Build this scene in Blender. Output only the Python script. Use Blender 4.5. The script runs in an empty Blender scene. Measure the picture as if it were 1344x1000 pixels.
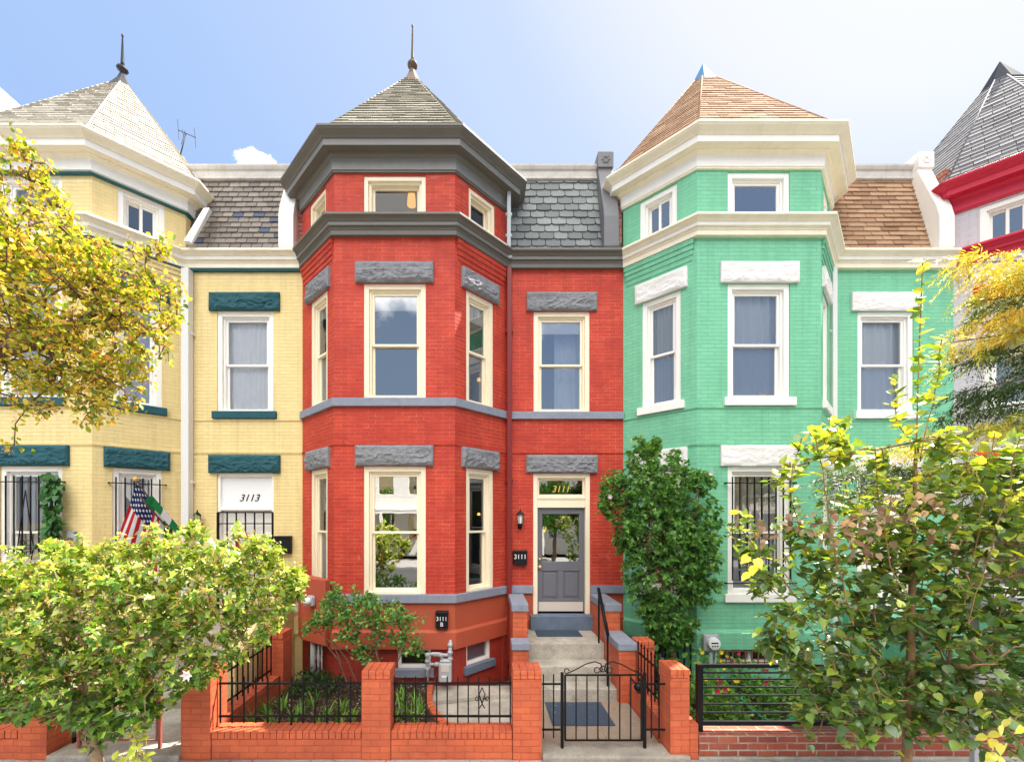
import bpy, bmesh, math, random
import numpy as np
from mathutils import Vector, noise, Matrix

random.seed(7)
R = math.radians
FPX, CXP, HZ, EYE, DW = 560.0, 635.0, 680.0, 2.82, 8.0
scene = bpy.context.scene
COL = scene.collection

def P(px, py, d):
    """image point at distance d in front of the camera -> world (the facades stand at d = 8, y = 0)"""
    return Vector(((px-CXP)*d/FPX, d-DW, EYE-(py-HZ)*d/FPX))

# ------------------------------------------------------------------ objects
def root(name, label, cat, loc=(0, 0, 0), group=None, kind=None):
    o = bpy.data.objects.new(name, None)
    COL.objects.link(o)
    o.location = loc
    o.empty_display_size = .1
    o['label'] = label
    o['category'] = cat
    if group: o['group'] = group
    if kind: o['kind'] = kind
    return o

def wloc(o):
    v = Vector((0, 0, 0))
    while o is not None:
        v += Vector(o.location); o = o.parent
    return v

def tag(o, label, cat, group=None):
    o['label'] = label; o['category'] = cat
    if group: o['group'] = group
    return o

class MB:
    def __init__(s):
        s.v = []; s.f = []; s.m = []; s.t = []; s.sm = []
        s.mi = 0; s.tint = .5; s.smooth = False
    def add(s, vs, fs, tint=None):
        b = len(s.v)
        s.v.extend([tuple(v) for v in vs])
        for f in fs:
            s.f.append([b+i for i in f]); s.m.append(s.mi)
            s.t.append(s.tint if tint is None else tint); s.sm.append(s.smooth)
    def quad(s, a, b, c, d, tint=None): s.add([a, b, c, d], [(0, 1, 2, 3)], tint)
    def hexa(s, p, tint=None):
        s.add(p, [(0, 3, 2, 1), (4, 5, 6, 7), (0, 1, 5, 4), (1, 2, 6, 5), (2, 3, 7, 6), (3, 0, 4, 7)], tint)
    def box(s, x0, x1, y0, y1, z0, z1, tint=None):
        s.hexa([(x0, y0, z0), (x1, y0, z0), (x1, y1, z0), (x0, y1, z0), (x0, y0, z1), (x1, y0, z1), (x1, y1, z1), (x0, y1, z1)], tint)
    def fbox(s, F, u0, u1, o0, o1, z0, z1, tint=None):
        q = F.pt
        s.hexa([q(u0, o1, z0), q(u1, o1, z0), q(u1, o0, z0), q(u0, o0, z0), q(u0, o1, z1), q(u1, o1, z1), q(u1, o0, z1), q(u0, o0, z1)], tint)
    def tube(s, pts, r, n=8, r1=None, caps=True, tint=None):
        pts = [Vector(p) for p in pts]
        N = len(pts); rings = []
        up = Vector((0, 0, 1))
        prev = None
        for i, p in enumerate(pts):
            t = (pts[min(i+1, N-1)]-pts[max(i-1, 0)]).normalized()
            a = prev if prev is not None else (Vector((1, 0, 0)) if abs(t.z) > .9 else up)
            x = (a - t*a.dot(t))
            if x.length < 1e-5: x = t.orthogonal()
            x.normalize(); y = t.cross(x); prev = x
            rr = r if r1 is None else r+(r1-r)*i/(N-1)
            if isinstance(r, (list, tuple)): rr = r[i]
            rings.append([p+x*rr*math.cos(2*math.pi*k/n)+y*rr*math.sin(2*math.pi*k/n) for k in range(n)])
        vs = [v for rg in rings for v in rg]; fs = []
        for i in range(N-1):
            for k in range(n):
                k2 = (k+1) % n
                fs.append((i*n+k, i*n+k2, (i+1)*n+k2, (i+1)*n+k))
        if caps:
            fs.append(tuple(range(n-1, -1, -1))); fs.append(tuple((N-1)*n+k for k in range(n)))
        old = s.smooth; s.smooth = n > 5
        s.add(vs, fs, tint); s.smooth = old
    def bar(s, a, b, w, h=None, tint=None):
        a = Vector(a); b = Vector(b); h = h or w
        t = (b-a).normalized()
        x = Vector((0, 0, 1)) if abs(t.z) < .9 else Vector((0, 1, 0))
        y = t.cross(x).normalized(); x = y.cross(t).normalized()
        c = [(-1, -1), (1, -1), (1, 1), (-1, 1)]
        s.hexa([a+y*w/2*i+x*h/2*j for i, j in c]+[b+y*w/2*i+x*h/2*j for i, j in c], tint)
    def lathe(s, c, prof, n=16, rot=0, tint=None):
        c = Vector(c); vs = []; fs = []
        for r, z in prof:
            for k in range(n):
                a = rot+2*math.pi*k/n
                vs.append(c+Vector((r*math.cos(a), r*math.sin(a), z)))
        for i in range(len(prof)-1):
            for k in range(n):
                k2 = (k+1) % n
                fs.append((i*n+k, i*n+k2, (i+1)*n+k2, (i+1)*n+k))
        fs.append(tuple(range(n-1, -1, -1))); fs.append(tuple((len(prof)-1)*n+k for k in range(n)))
        old = s.smooth; s.smooth = n > 8
        s.add(vs, fs, tint); s.smooth = old
    def prism(s, poly, a, b, axis, tint=None):
        """poly extruded between a and b along axis 'x','y' or 'z'"""
        def mk(p, h):
            if axis == 'x': return (h, p[0], p[1])
            if axis == 'y': return (p[0], h, p[1])
            return (p[0], p[1], h)
        n = len(poly)
        vs = [mk(p, a) for p in poly]+[mk(p, b) for p in poly]
        fs = [tuple(range(n-1, -1, -1)), tuple(range(n, 2*n))]
        fs += [(i, (i+1) % n, n+(i+1) % n, n+i) for i in range(n)]
        s.add(vs, fs, tint)
    def sweep(s, path, prof, tint=None, second=None):
        """profile (offset outward, z) run along a plan polyline, mitred; outward = right of travel reversed (towards -y for +x travel)"""
        path = [Vector((p[0], p[1])) for p in path]
        ns = []
        for i in range(len(path)-1):
            t = (path[i+1]-path[i]).normalized(); ns.append(Vector((t.y, -t.x)))
        off = []
        for i in range(len(path)):
            if i == 0: off.append(ns[0])
            elif i == len(path)-1: off.append(ns[-1])
            else:
                a, b = ns[i-1], ns[i]; off.append((a+b)/(1+a.dot(b)))
        m = len(prof); two = []
        vs = [(p.x+o.x*q[0], p.y+o.y*q[0], q[1]) for p, o in zip(path, off) for q in prof]
        fs = []
        for i in range(len(path)-1):
            for k in range(m):
                k2 = (k+1) % m
                if second and second(prof[k], prof[k2]): two.append((i*m+k, (i+1)*m+k, (i+1)*m+k2, i*m+k2))
                else: fs.append((i*m+k, (i+1)*m+k, (i+1)*m+k2, i*m+k2))
        fs.append(tuple(range(m))); fs.append(tuple((len(path)-1)*m+k for k in range(m-1, -1, -1)))
        n0 = len(s.f); s.add(vs, fs+two, tint)
        for k in range(n0+len(fs), len(s.f)): s.m[k] = 1
    def build(s, name, mats, parent=None, bevel=0, solid=0, uvs=True, fixn=True):
        off = wloc(parent) if parent is not None else Vector((0, 0, 0))
        V = np.array(s.v, dtype=float).reshape(-1, 3)-np.array(off)
        me = bpy.data.meshes.new(name)
        me.from_pydata(V.tolist(), [], s.f)
        if not isinstance(mats, (list, tuple)): mats = [mats]
        for m in mats: me.materials.append(m)
        me.polygons.foreach_set('material_index', s.m)
        me.polygons.foreach_set('use_smooth', s.sm)
        a = me.attributes.new('tint', 'FLOAT', 'FACE'); a.data.foreach_set('value', s.t)
        me.update()
        if fixn:
            bm = bmesh.new(); bm.from_mesh(me); bmesh.ops.recalc_face_normals(bm, faces=bm.faces); bm.to_mesh(me); bm.free()
        if uvs and len(s.f) < 60000:
            uv = me.uv_layers.new(name='UVMap').data
            co = np.array(s.v, dtype=float).reshape(-1, 3)
            for p in me.polygons:
                n = p.normal
                if abs(n.z) > .75:
                    for li in p.loop_indices:
                        c = co[me.loops[li].vertex_index]; uv[li].uv = (c[0], c[1])
                else:
                    l = math.hypot(n.x, n.y) or 1; tx, ty = -n.y/l, n.x/l
                    for li in p.loop_indices:
                        c = co[me.loops[li].vertex_index]; uv[li].uv = (c[0]*tx+c[1]*ty, c[2])
        o = bpy.data.objects.new(name, me)
        COL.objects.link(o)
        if parent is not None: o.parent = parent
        if bevel:
            b = o.modifiers.new('bevel', 'BEVEL'); b.width = bevel; b.segments = 2; b.limit_method = 'ANGLE'; b.angle_limit = R(40)
        return o

class Frame:
    """a wall face: p start in plan, running to q; outward normal on the camera side"""
    def __init__(s, p, q):
        s.p = Vector(p); s.q = Vector(q); s.L = (s.q-s.p).length
        s.t = (s.q-s.p)/s.L; s.n = Vector((s.t.y, -s.t.x))
    def pt(s, u, o, z):
        v = s.p+s.t*u+s.n*o
        return (v.x, v.y, z)

# ------------------------------------------------------------------ materials
def mat(name):
    m = bpy.data.materials.new(name); m.use_nodes = True
    nt = m.node_tree; nt.nodes.clear()
    out = nt.nodes.new('ShaderNodeOutputMaterial')
    return m, nt, out
def N(nt, t, **kw):
    n = nt.nodes.new('ShaderNode'+t)
    for k, v in kw.items():
        if k.startswith('i_'): n.inputs[k[2:].replace('_', ' ')].default_value = v
        else: setattr(n, k, v)
    return n
def rgb(c): return (c[0], c[1], c[2], 1)
def s2l(r, g, b):
    f = lambda c: (c/255/12.92) if c/255 <= .04045 else ((c/255+.055)/1.055)**2.4
    return (f(r), f(g), f(b))
def mix(nt, fac, a, b, mode='MIX'):
    n = N(nt, 'MixRGB', blend_type=mode)
    for s, v in ((0, fac), (1, a), (2, b)):
        if hasattr(v, 'is_linked'): nt.links.new(v, n.inputs[s])
        else: n.inputs[s].default_value = v if s == 0 else (rgb(v) if len(v) == 3 else v)
    return n.outputs[0]
def ramp(nt, fac, stops, interp='LINEAR'):
    n = N(nt, 'ValToRGB'); n.color_ramp.interpolation = interp
    e = n.color_ramp.elements
    while len(e) < len(stops): e.new(.5)
    for i, (p, c) in enumerate(stops):
        e[i].position = p; e[i].color = rgb(c) if not isinstance(c, (int, float)) else (c, c, c, 1)
    nt.links.new(fac, n.inputs[0])
    return n.outputs[0]
def noise_tex(nt, scale, detail=4, coord='Object', rough=.55, vec=None, dist=0):
    tc = N(nt, 'TexCoord'); n = N(nt, 'TexNoise')
    n.inputs['Scale'].default_value = scale; n.inputs['Detail'].default_value = detail; n.inputs['Roughness'].default_value = rough
    n.inputs['Distortion'].default_value = dist
    if vec:
        mp = N(nt, 'Mapping'); mp.inputs['Scale'].default_value = vec
        nt.links.new(tc.outputs[coord], mp.inputs[0]); nt.links.new(mp.outputs[0], n.inputs['Vector'])
    else: nt.links.new(tc.outputs[coord], n.inputs['Vector'])
    return n.outputs['Fac']
def bump(nt, h, strength=.3, dist=.01, prev=None):
    b = N(nt, 'Bump'); b.inputs['Strength'].default_value = strength; b.inputs['Distance'].default_value = dist
    nt.links.new(h, b.inputs['Height'])
    if prev is not None: nt.links.new(prev, b.inputs['Normal'])
    return b.outputs[0]
def finish(nt, out, col, rough=.7, nrm=None, spec=.3, metal=0):
    p = N(nt, 'BsdfPrincipled')
    if hasattr(col, 'is_linked'): nt.links.new(col, p.inputs['Base Color'])
    else: p.inputs['Base Color'].default_value = rgb(col)
    if hasattr(rough, 'is_linked'): nt.links.new(rough, p.inputs['Roughness'])
    else: p.inputs['Roughness'].default_value = rough
    p.inputs['Specular IOR Level'].default_value = spec
    p.inputs['Metallic'].default_value = metal
    if nrm is not None: nt.links.new(nrm, p.inputs['Normal'])
    nt.links.new(p.outputs[0], out.inputs[0])
    return p

def brick_mat(name, c1, c2, mortar, patch, bw=.225, bh=.0635, ms=.007, line=.6, patchy=.45, bs=.55, wash=(1, 1, 1), washf=0, spec=.3, soft=.4):
    m, nt, out = mat(name)
    tc = N(nt, 'TexCoord')
    wob = N(nt, 'TexNoise'); wob.inputs['Scale'].default_value = 9; nt.links.new(tc.outputs['UV'], wob.inputs['Vector'])
    wm = N(nt, 'VectorMath', operation='MULTIPLY_ADD')
    nt.links.new(wob.outputs['Color'], wm.inputs[0]); wm.inputs[1].default_value = (.008, .008, 0); nt.links.new(tc.outputs['UV'], wm.inputs[2])
    b = N(nt, 'TexBrick'); b.offset = .5
    nt.links.new(wm.outputs[0], b.inputs['Vector'])
    b.inputs['Scale'].default_value = 1; b.inputs['Brick Width'].default_value = bw; b.inputs['Row Height'].default_value = bh
    b.inputs['Mortar Size'].default_value = ms; b.inputs['Mortar Smooth'].default_value = soft; b.inputs['Bias'].default_value = 0
    b.inputs['Color1'].default_value = rgb(c1); b.inputs['Color2'].default_value = rgb(c2); b.inputs['Mortar'].default_value = rgb(mortar)
    big = noise_tex(nt, 1.3, 6, 'UV', .65)
    med = noise_tex(nt, 7, 4, 'UV', .6, vec=(.5, 1.6, 1))
    fine = noise_tex(nt, 90, 3, 'UV', .7)
    # brick colour alone (same lattice without mortar), so mortar lines fade where the paint fills them
    b2 = N(nt, 'TexBrick'); b2.offset = .5
    nt.links.new(wm.outputs[0], b2.inputs['Vector'])
    for k, v in (('Scale', 1), ('Brick Width', bw), ('Row Height', bh), ('Mortar Size', 0), ('Bias', 0)): b2.inputs[k].default_value = v
    b2.inputs['Color1'].default_value = rgb(c1); b2.inputs['Color2'].default_value = rgb(c2)
    lm = ramp(nt, med, [(.34, line*.15), (.66, line)])
    col = mix(nt, lm, b2.outputs[0], b.outputs[0])
    pf = ramp(nt, big, [(.42, 0.), (.62, patchy)])
    col = mix(nt, pf, col, patch)
    if washf:
        w2 = noise_tex(nt, 3.1, 8, 'UV', .75, dist=.6)
        col = mix(nt, ramp(nt, w2, [(.6, 0.), (.74, washf)]), col, wash)
    streak = noise_tex(nt, 1., 5, 'UV', .7, vec=(5.5, .45, 1))
    col = mix(nt, ramp(nt, streak, [(.46, 0.), (.74, .4)]), col, tuple(x*.60 for x in c2))
    chip = noise_tex(nt, 11, 9, 'UV', .8)
    col = mix(nt, ramp(nt, chip, [(.63, 0.), (.68, .6)]), col, mortar)
    col = mix(nt, .22, col, mix(nt, 1, col, ramp(nt, fine, [(.3, .75), (.7, 1.15)]), 'MULTIPLY'))
    inv = N(nt, 'Math', operation='SUBTRACT'); inv.inputs[0].default_value = 1; nt.links.new(b.outputs['Fac'], inv.inputs[1])
    n1 = bump(nt, inv.outputs[0], bs, .008)
    n2 = bump(nt, med, .35, .006, n1)
    n3 = bump(nt, fine, .25, .002, n2)
    finish(nt, out, col, .62, n3, spec)
    return m

def paint_mat(name, c, rough=.5, dirt=.2, dc=None, spec=.35, scale=3, bumpd=.1, streak=True):
    m, nt, out = mat(name)
    dc = dc or tuple(x*.6 for x in c)
    n = noise_tex(nt, scale, 6, 'Object', .7, vec=(1, 1, .35) if streak else None)
    f = noise_tex(nt, 60, 3)
    col = mix(nt, ramp(nt, n, [(.45, 0.), (.75, dirt)]), c, dc)
    col = mix(nt, ramp(nt, f, [(.35, .0), (.8, dirt*.6)]), col, dc)
    finish(nt, out, col, rough, bump(nt, f, bumpd, .003), spec)
    return m

def stone_mat(name, c, c2, rough=.85):
    m, nt, out = mat(name)
    a = noise_tex(nt, 9, 8, rough=.7); b = noise_tex(nt, 120, 4, rough=.8)
    col = mix(nt, ramp(nt, a, [(.35, 0.), (.65, 1.)]), c, c2)
    col = mix(nt, .5, col, mix(nt, 1, col, ramp(nt, b, [(.3, .55), (.7, 1.35)]), 'MULTIPLY'))
    finish(nt, out, col, rough, bump(nt, b, .5, .006, bump(nt, a, .5, .02)), .2)
    return m

def tile_mat(name, stops, rough=.65, grain=.3, spec=.35):
    m, nt, out = mat(name)
    at = N(nt, 'Attribute', attribute_name='tint')
    col = ramp(nt, at.outputs['Fac'], stops)
    a = noise_tex(nt, 14, 6, rough=.7); b = noise_tex(nt, 150, 3)
    col = mix(nt, ramp(nt, a, [(.4, 0.), (.7, grain)]), col, tuple(x*.55 for x in stops[len(stops)//2][1]))
    finish(nt, out, col, rough, bump(nt, b, .35, .003), spec)
    return m

def leaf_mat(name, stops, trans=.35, rough=.45, spec=.4, tcol=None):
    m, nt, out = mat(name)
    at = N(nt, 'Attribute', attribute_name='tint')
    col = ramp(nt, at.outputs['Fac'], stops)
    p = N(nt, 'BsdfPrincipled'); nt.links.new(col, p.inputs['Base Color'])
    p.inputs['Roughness'].default_value = rough; p.inputs['Specular IOR Level'].default_value = spec
    t = N(nt, 'BsdfTranslucent')
    nt.links.new(mix(nt, 1, col, tcol or (1.5, 1.45, .55), 'MULTIPLY'), t.inputs[0])
    x = N(nt, 'MixShader'); x.inputs[0].default_value = trans
    nt.links.new(p.outputs[0], x.inputs[1]); nt.links.new(t.outputs[0], x.inputs[2]); nt.links.new(x.outputs[0], out.inputs[0])
    return m

def glass_mat(name, refl=.28, dim=.9, haze=0., hc=(.2, .25, .35)):
    m, nt, out = mat(name)
    fr = N(nt, 'Fresnel'); fr.inputs[0].default_value = 1.5
    mp = N(nt, 'MapRange'); mp.inputs[1].default_value = .04; mp.inputs[2].default_value = 1; mp.inputs[3].default_value = refl; mp.inputs[4].default_value = 1
    nt.links.new(fr.outputs[0], mp.inputs[0])
    g = N(nt, 'BsdfGlossy'); g.inputs['Roughness'].default_value = .0
    w = noise_tex(nt, 1.6, 2); nt.links.new(bump(nt, w, .025, .05), g.inputs['Normal'])
    t = N(nt, 'BsdfTransparent'); t.inputs[0].default_value = (dim, dim, dim, 1)
    base = t.outputs[0]
    if haze:
        d = N(nt, 'BsdfDiffuse'); d.inputs[0].default_value = rgb(hc)
        y = N(nt, 'MixShader'); y.inputs[0].default_value = haze
        nt.links.new(t.outputs[0], y.inputs[1]); nt.links.new(d.outputs[0], y.inputs[2]); base = y.outputs[0]
    x = N(nt, 'MixShader'); nt.links.new(mp.outputs[0], x.inputs[0]); nt.links.new(base, x.inputs[1]); nt.links.new(g.outputs[0], x.inputs[2])
    nt.links.new(x.outputs[0], out.inputs[0])
    return m

def emis_mat(name, c, s):
    m, nt, out = mat(name)
    e = N(nt, 'Emission'); e.inputs[0].default_value = rgb(c); e.inputs[1].default_value = s
    nt.links.new(e.outputs[0], out.inputs[0]); return m

M = {}
M['brick_red'] = brick_mat('painted red brick', (.60, .060, .028), (.49, .044, .024), (.72, .22, .14), (.40, .030, .020), line=.8, patchy=.65, wash=(.80, .40, .30), washf=.4, ms=.006)
M['brick_yellow'] = brick_mat('painted yellow brick', (.86, .68, .32), (.81, .63, .29), (.50, .37, .14), (.80, .62, .30), line=.6, patchy=.35, ms=.0045, bs=.7)
M['brick_green'] = brick_mat('painted green brick', (.215, .58, .36), (.19, .53, .325), (.09, .31, .18), (.175, .50, .30), line=.7, patchy=.4, ms=.0045, bs=.7)
M['brick_purple'] = brick_mat('painted lavender brick', (.62, .58, .61), (.58, .54, .57), (.40, .36, .39), (.57, .53, .55), line=.6, patchy=.35, ms=.005)
M['brick_orange'] = brick_mat('painted orange garden brick', (.66, .15, .06), (.56, .115, .048), (.38, .07, .035), (.38, .08, .042), bw=.215, bh=.074, ms=.006, line=.9, patchy=.6, bs=.7, wash=(.75, .33, .2), washf=.3)
M['brick_dark'] = brick_mat('dark red base brick', (.40, .05, .03), (.32, .038, .026), (.22, .03, .022), (.28, .03, .022), line=.5, patchy=.5)
M['brick_raw'] = brick_mat('old unpainted brick', (.42, .10, .05), (.26, .05, .035), (.50, .45, .38), (.40, .2, .13), bw=.225, bh=.082, ms=.012, line=1, patchy=.25, bs=.9)
M['stucco_red'] = paint_mat('orange brown painted stucco', (.46, .095, .045), .7, .45, (.36, .055, .03), scale=1.4, bumpd=.35)
M['trim_dark'] = paint_mat('dark olive grey trim paint', (.135, .122, .105), .45, .35, (.17, .16, .14))
M['trim_grey'] = paint_mat('mid grey trim paint', (.22, .215, .20), .45, .35, (.12, .11, .1))
M['trim_cream'] = paint_mat('cream trim paint', (.88, .78, .55), .45, .25, (.5, .4, .25))
M['trim_ivory'] = paint_mat('ivory trim paint', (.93, .85, .67), .45, .3, (.55, .47, .33))
M['trim_white'] = paint_mat('white trim paint', (.92, .89, .83), .45, .15, (.6, .55, .5))
M['trim_creamwin'] = paint_mat('pale cream window paint', (.93, .81, .60), .4, .15, (.6, .5, .36))
M['trim_crimson'] = paint_mat('crimson trim paint', (.58, .018, .05), .4, .2, (.4, .012, .03))
M['teal'] = stone_mat('teal painted stone', (.02, .085, .105), (.028, .105, .125), .7)
M['teal_paint'] = paint_mat('teal trim paint', (.02, .10, .11), .5, .2)
M['lintel_grey'] = stone_mat('grey painted rough stone', (.27, .27, .285), (.20, .20, .215))
M['band_grey'] = stone_mat('blue grey painted stone band', (.23, .25, .31), (.28, .30, .36), .7)
M['step_blue'] = stone_mat('slate blue painted step', (.11, .15, .21), (.15, .19, .26), .6)
M['lintel_white'] = stone_mat('white painted rough stone', (.84, .82, .79), (.76, .73, .70), .7)
M['slate_grey'] = tile_mat('grey slate', [(0, (.10, .115, .115)), (.5, (.19, .205, .20)), (1, (.31, .325, .31))])
M['slate_green'] = tile_mat('weathered slate with lichen', [(0, (.20, .185, .145)), (.5, (.29, .27, .21)), (.85, (.35, .325, .265)), (1, (.38, .29, .20))])
M['slate_pale'] = tile_mat('pale asbestos shingle', [(0, (.50, .46, .39)), (.5, (.55, .51, .44)), (1, (.60, .56, .49))])
M['slate_mixed'] = tile_mat('old mixed slate', [(0, (.13, .11, .095)), (.4, (.20, .17, .145)), (.8, (.26, .22, .185)), (.95, (.30, .25, .20)), (1, (.05, .07, .13))])
M['shingle_brown'] = tile_mat('brown asphalt shingle', [(0, (.24, .135, .08)), (.5, (.38, .235, .145)), (1, (.48, .32, .21))], .9, .2, .08)
M['shingle_dark'] = tile_mat('dark grey asphalt shingle', [(0, (.10, .10, .11)), (.5, (.15, .15, .16)), (1, (.21, .21, .22))], .85, .2)
M['gap'] = paint_mat('dark gap under slates', (.02, .02, .02), .9, .1)
M['lead'] = paint_mat('dark lead metal', (.045, .048, .058), .6, .3, (.03, .03, .035), spec=.15)
M['copper'] = paint_mat('weathered brown metal', (.15, .105, .075), .6, .4, (.07, .05, .04), spec=.15)
M['flash_white'] = paint_mat('white painted wooden fascia', (.56, .54, .50), .6, .55, (.30, .22, .17), scale=7)
M['cap_metal'] = paint_mat('blue grey metal cap', (.07, .20, .38), .65, .1, spec=.15)
M['parapet_grey'] = paint_mat('grey painted metal parapet', (.15, .15, .16), .5, .3, (.24, .24, .25))
M['iron'] = paint_mat('black painted iron', (.006, .006, .007), .5, .1, (.03, .02, .018), spec=.18)
M['iron_rust'] = paint_mat('rust painted iron', (.25, .11, .06), .6, .4, (.12, .06, .03))
M['iron_red'] = paint_mat('faded red iron', (.35, .10, .07), .55, .3, (.2, .06, .04))
M['door_grey'] = paint_mat('grey door paint', (.155, .155, .18), .35, .08)
M['brass'] = paint_mat('brass', (.75, .5, .15), .25, .05, spec=.8)
M['kick'] = paint_mat('brushed cream kick plate', (.62, .55, .48), .35, .1, spec=.6)
M['black'] = paint_mat('satin black metal', (.007, .008, .011), .45, .05, spec=.25)
M['interior'] = paint_mat('plain interior plaster', (.11, .095, .08), .9, .1)
M['blind'] = paint_mat('white roller blind', (.8, .8, .78), .8, .02, bumpd=.02)
M['curtain_lace'] = paint_mat('white lace curtain', (.93, .94, .97), .9, .25, (.7, .75, .9), scale=14, bumpd=.3)
M['curtain_blue'] = paint_mat('pale blue curtain', (.72, .77, .82), .9, .1)
M['curtain_grey'] = paint_mat('warm grey curtain', (.66, .63, .55), .9, .1)
M['glass'] = glass_mat('window glass', .24)
M['glass_dim'] = glass_mat('dull attic glass', .045, .9)
M['glass_soft'] = glass_mat('window glass over curtain', .09, .98)
M['glass_screen'] = glass_mat('screened window glass', .22, .65, .35, (.20, .25, .34))
M['glass_mirror'] = glass_mat('reflective front window glass', .62, .8)
M['glass_blue'] = glass_mat('blue attic glass', .40, .97)
M['pipe_white'] = paint_mat('white downpipe', (.74, .73, .70), .4, .1)
M['pipe_red'] = paint_mat('dark red downpipe', (.20, .018, .018), .35, .15)
M['grey_metal'] = paint_mat('grey galvanised metal', (.42, .44, .46), .45, .2, spec=.5)
M['white_plastic'] = paint_mat('white sheet', (.82, .82, .82), .4, .03)
M['letter_white'] = paint_mat('white lettering', (.85, .85, .85), .5, 0, bumpd=0)
M['letter_black'] = paint_mat('black lettering', (.01, .01, .01), .5, 0, bumpd=0)
M['letter_gold'] = paint_mat('gold lettering', (.85, .58, .10), .35, 0, bumpd=0)
M['red_paint'] = paint_mat('red sign paint', (.6, .02, .02), .5, 0, bumpd=0)
M['bulb'] = emis_mat('warm lit lamp', (1, .45, .06), .34)
M['bulb_dim'] = emis_mat('small warm bulb', (1, .5, .1), .9)
M['wood'] = paint_mat('brown wood', (.10, .055, .035), .6, .3)
M['bark'] = stone_mat('grey brown bark', (.22, .15, .10), (.13, .085, .055), .85)
M['bark_pale'] = stone_mat('pale tan bark', (.42, .30, .19), (.28, .19, .12), .8)
M['bark_orange'] = stone_mat('smooth orange brown bark', (.36, .21, .11), (.24, .13, .07), .7)

def ground_mat(name, c1, c2, c3, s=3., fs=80, rough=.9, bd=.01, cracks=False):
    m, nt, out = mat(name)
    a = noise_tex(nt, s, 8, rough=.7); b = noise_tex(nt, fs, 5, rough=.75)
    col = mix(nt, ramp(nt, a, [(.35, 0.), (.65, 1.)]), c1, c2)
    col = mix(nt, ramp(nt, b, [(.45, 0.), (.7, .8)]), col, c3)
    h = b
    if cracks:
        tc = N(nt, 'TexCoord'); v = N(nt, 'TexVoronoi', feature='DISTANCE_TO_EDGE'); v.inputs['Scale'].default_value = 1.1
        nt.links.new(tc.outputs['Object'], v.inputs['Vector'])
        cr = ramp(nt, v.outputs['Distance'], [(0, 1.), (.012, 0.)])
        col = mix(nt, mix(nt, .5, cr, (0, 0, 0)), col, (.05, .045, .04))
    finish(nt, out, col, rough, bump(nt, h, .6, bd), .2)
    return m
M['concrete'] = ground_mat('weathered concrete', (.42, .38, .32), (.22, .195, .165), (.16, .14, .12), 2.2, 70, bd=.004)
M['concrete_pale'] = ground_mat('pale concrete', (.54, .49, .42), (.29, .26, .215), (.2, .18, .15), 2.6, 60, bd=.004)
M['aggregate'] = ground_mat('exposed aggregate path', (.30, .22, .16), (.24, .18, .13), (.38, .32, .26), 4, 130, bd=.005)
M['paving'] = ground_mat('sidewalk concrete', (.38, .37, .36), (.28, .27, .27), (.20, .19, .19), 2.5, 60, bd=.003, cracks=True)
M['asphalt'] = ground_mat('asphalt', (.06, .06, .062), (.05, .05, .05), (.09, .09, .09), 1, 90)
M['soil'] = ground_mat('dark mulch soil', (.045, .03, .022), (.025, .018, .014), (.09, .065, .045), 6, 60, bd=.02)
M['land'] = ground_mat('bare ground', (.16, .14, .10), (.12, .11, .08), (.2, .17, .12), 2, 30)
M['mat_blue'] = paint_mat('blue rubber doormat', (.045, .065, .10), .8, .3, (.08, .1, .13), scale=60)

# ------------------------------------------------------------------ building helpers
def wall_face(mb, F, z0, z1, ops=(), rev=.22, base=0.):
    us = sorted({0., F.L} | {o[0] for o in ops} | {o[1] for o in ops})
    zs = sorted({z0, z1} | {o[2] for o in ops} | {o[3] for o in ops})
    for i in range(len(us)-1):
        for k in range(len(zs)-1):
            cu = (us[i]+us[i+1])/2; cz = (zs[k]+zs[k+1])/2
            if any(o[0] < cu < o[1] and o[2] < cz < o[3] for o in ops): continue
            mb.quad(F.pt(us[i], base, zs[k]), F.pt(us[i+1], base, zs[k]), F.pt(us[i+1], base, zs[k+1]), F.pt(us[i], base, zs[k+1]))
    for (a, b, c, d) in [o[:4] for o in ops]:
        q = F.pt
        mb.quad(q(a, base, c), q(a, -rev, c), q(a, -rev, d), q(a, base, d))
        mb.quad(q(b, base, c), q(b, base, d), q(b, -rev, d), q(b, -rev, c))
        mb.quad(q(a, base, d), q(a, -rev, d), q(b, -rev, d), q(b, base, d))
        if c > z0+.001: mb.quad(q(a, base, c), q(b, base, c), q(b, -rev, c), q(a, -rev, c))

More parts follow.
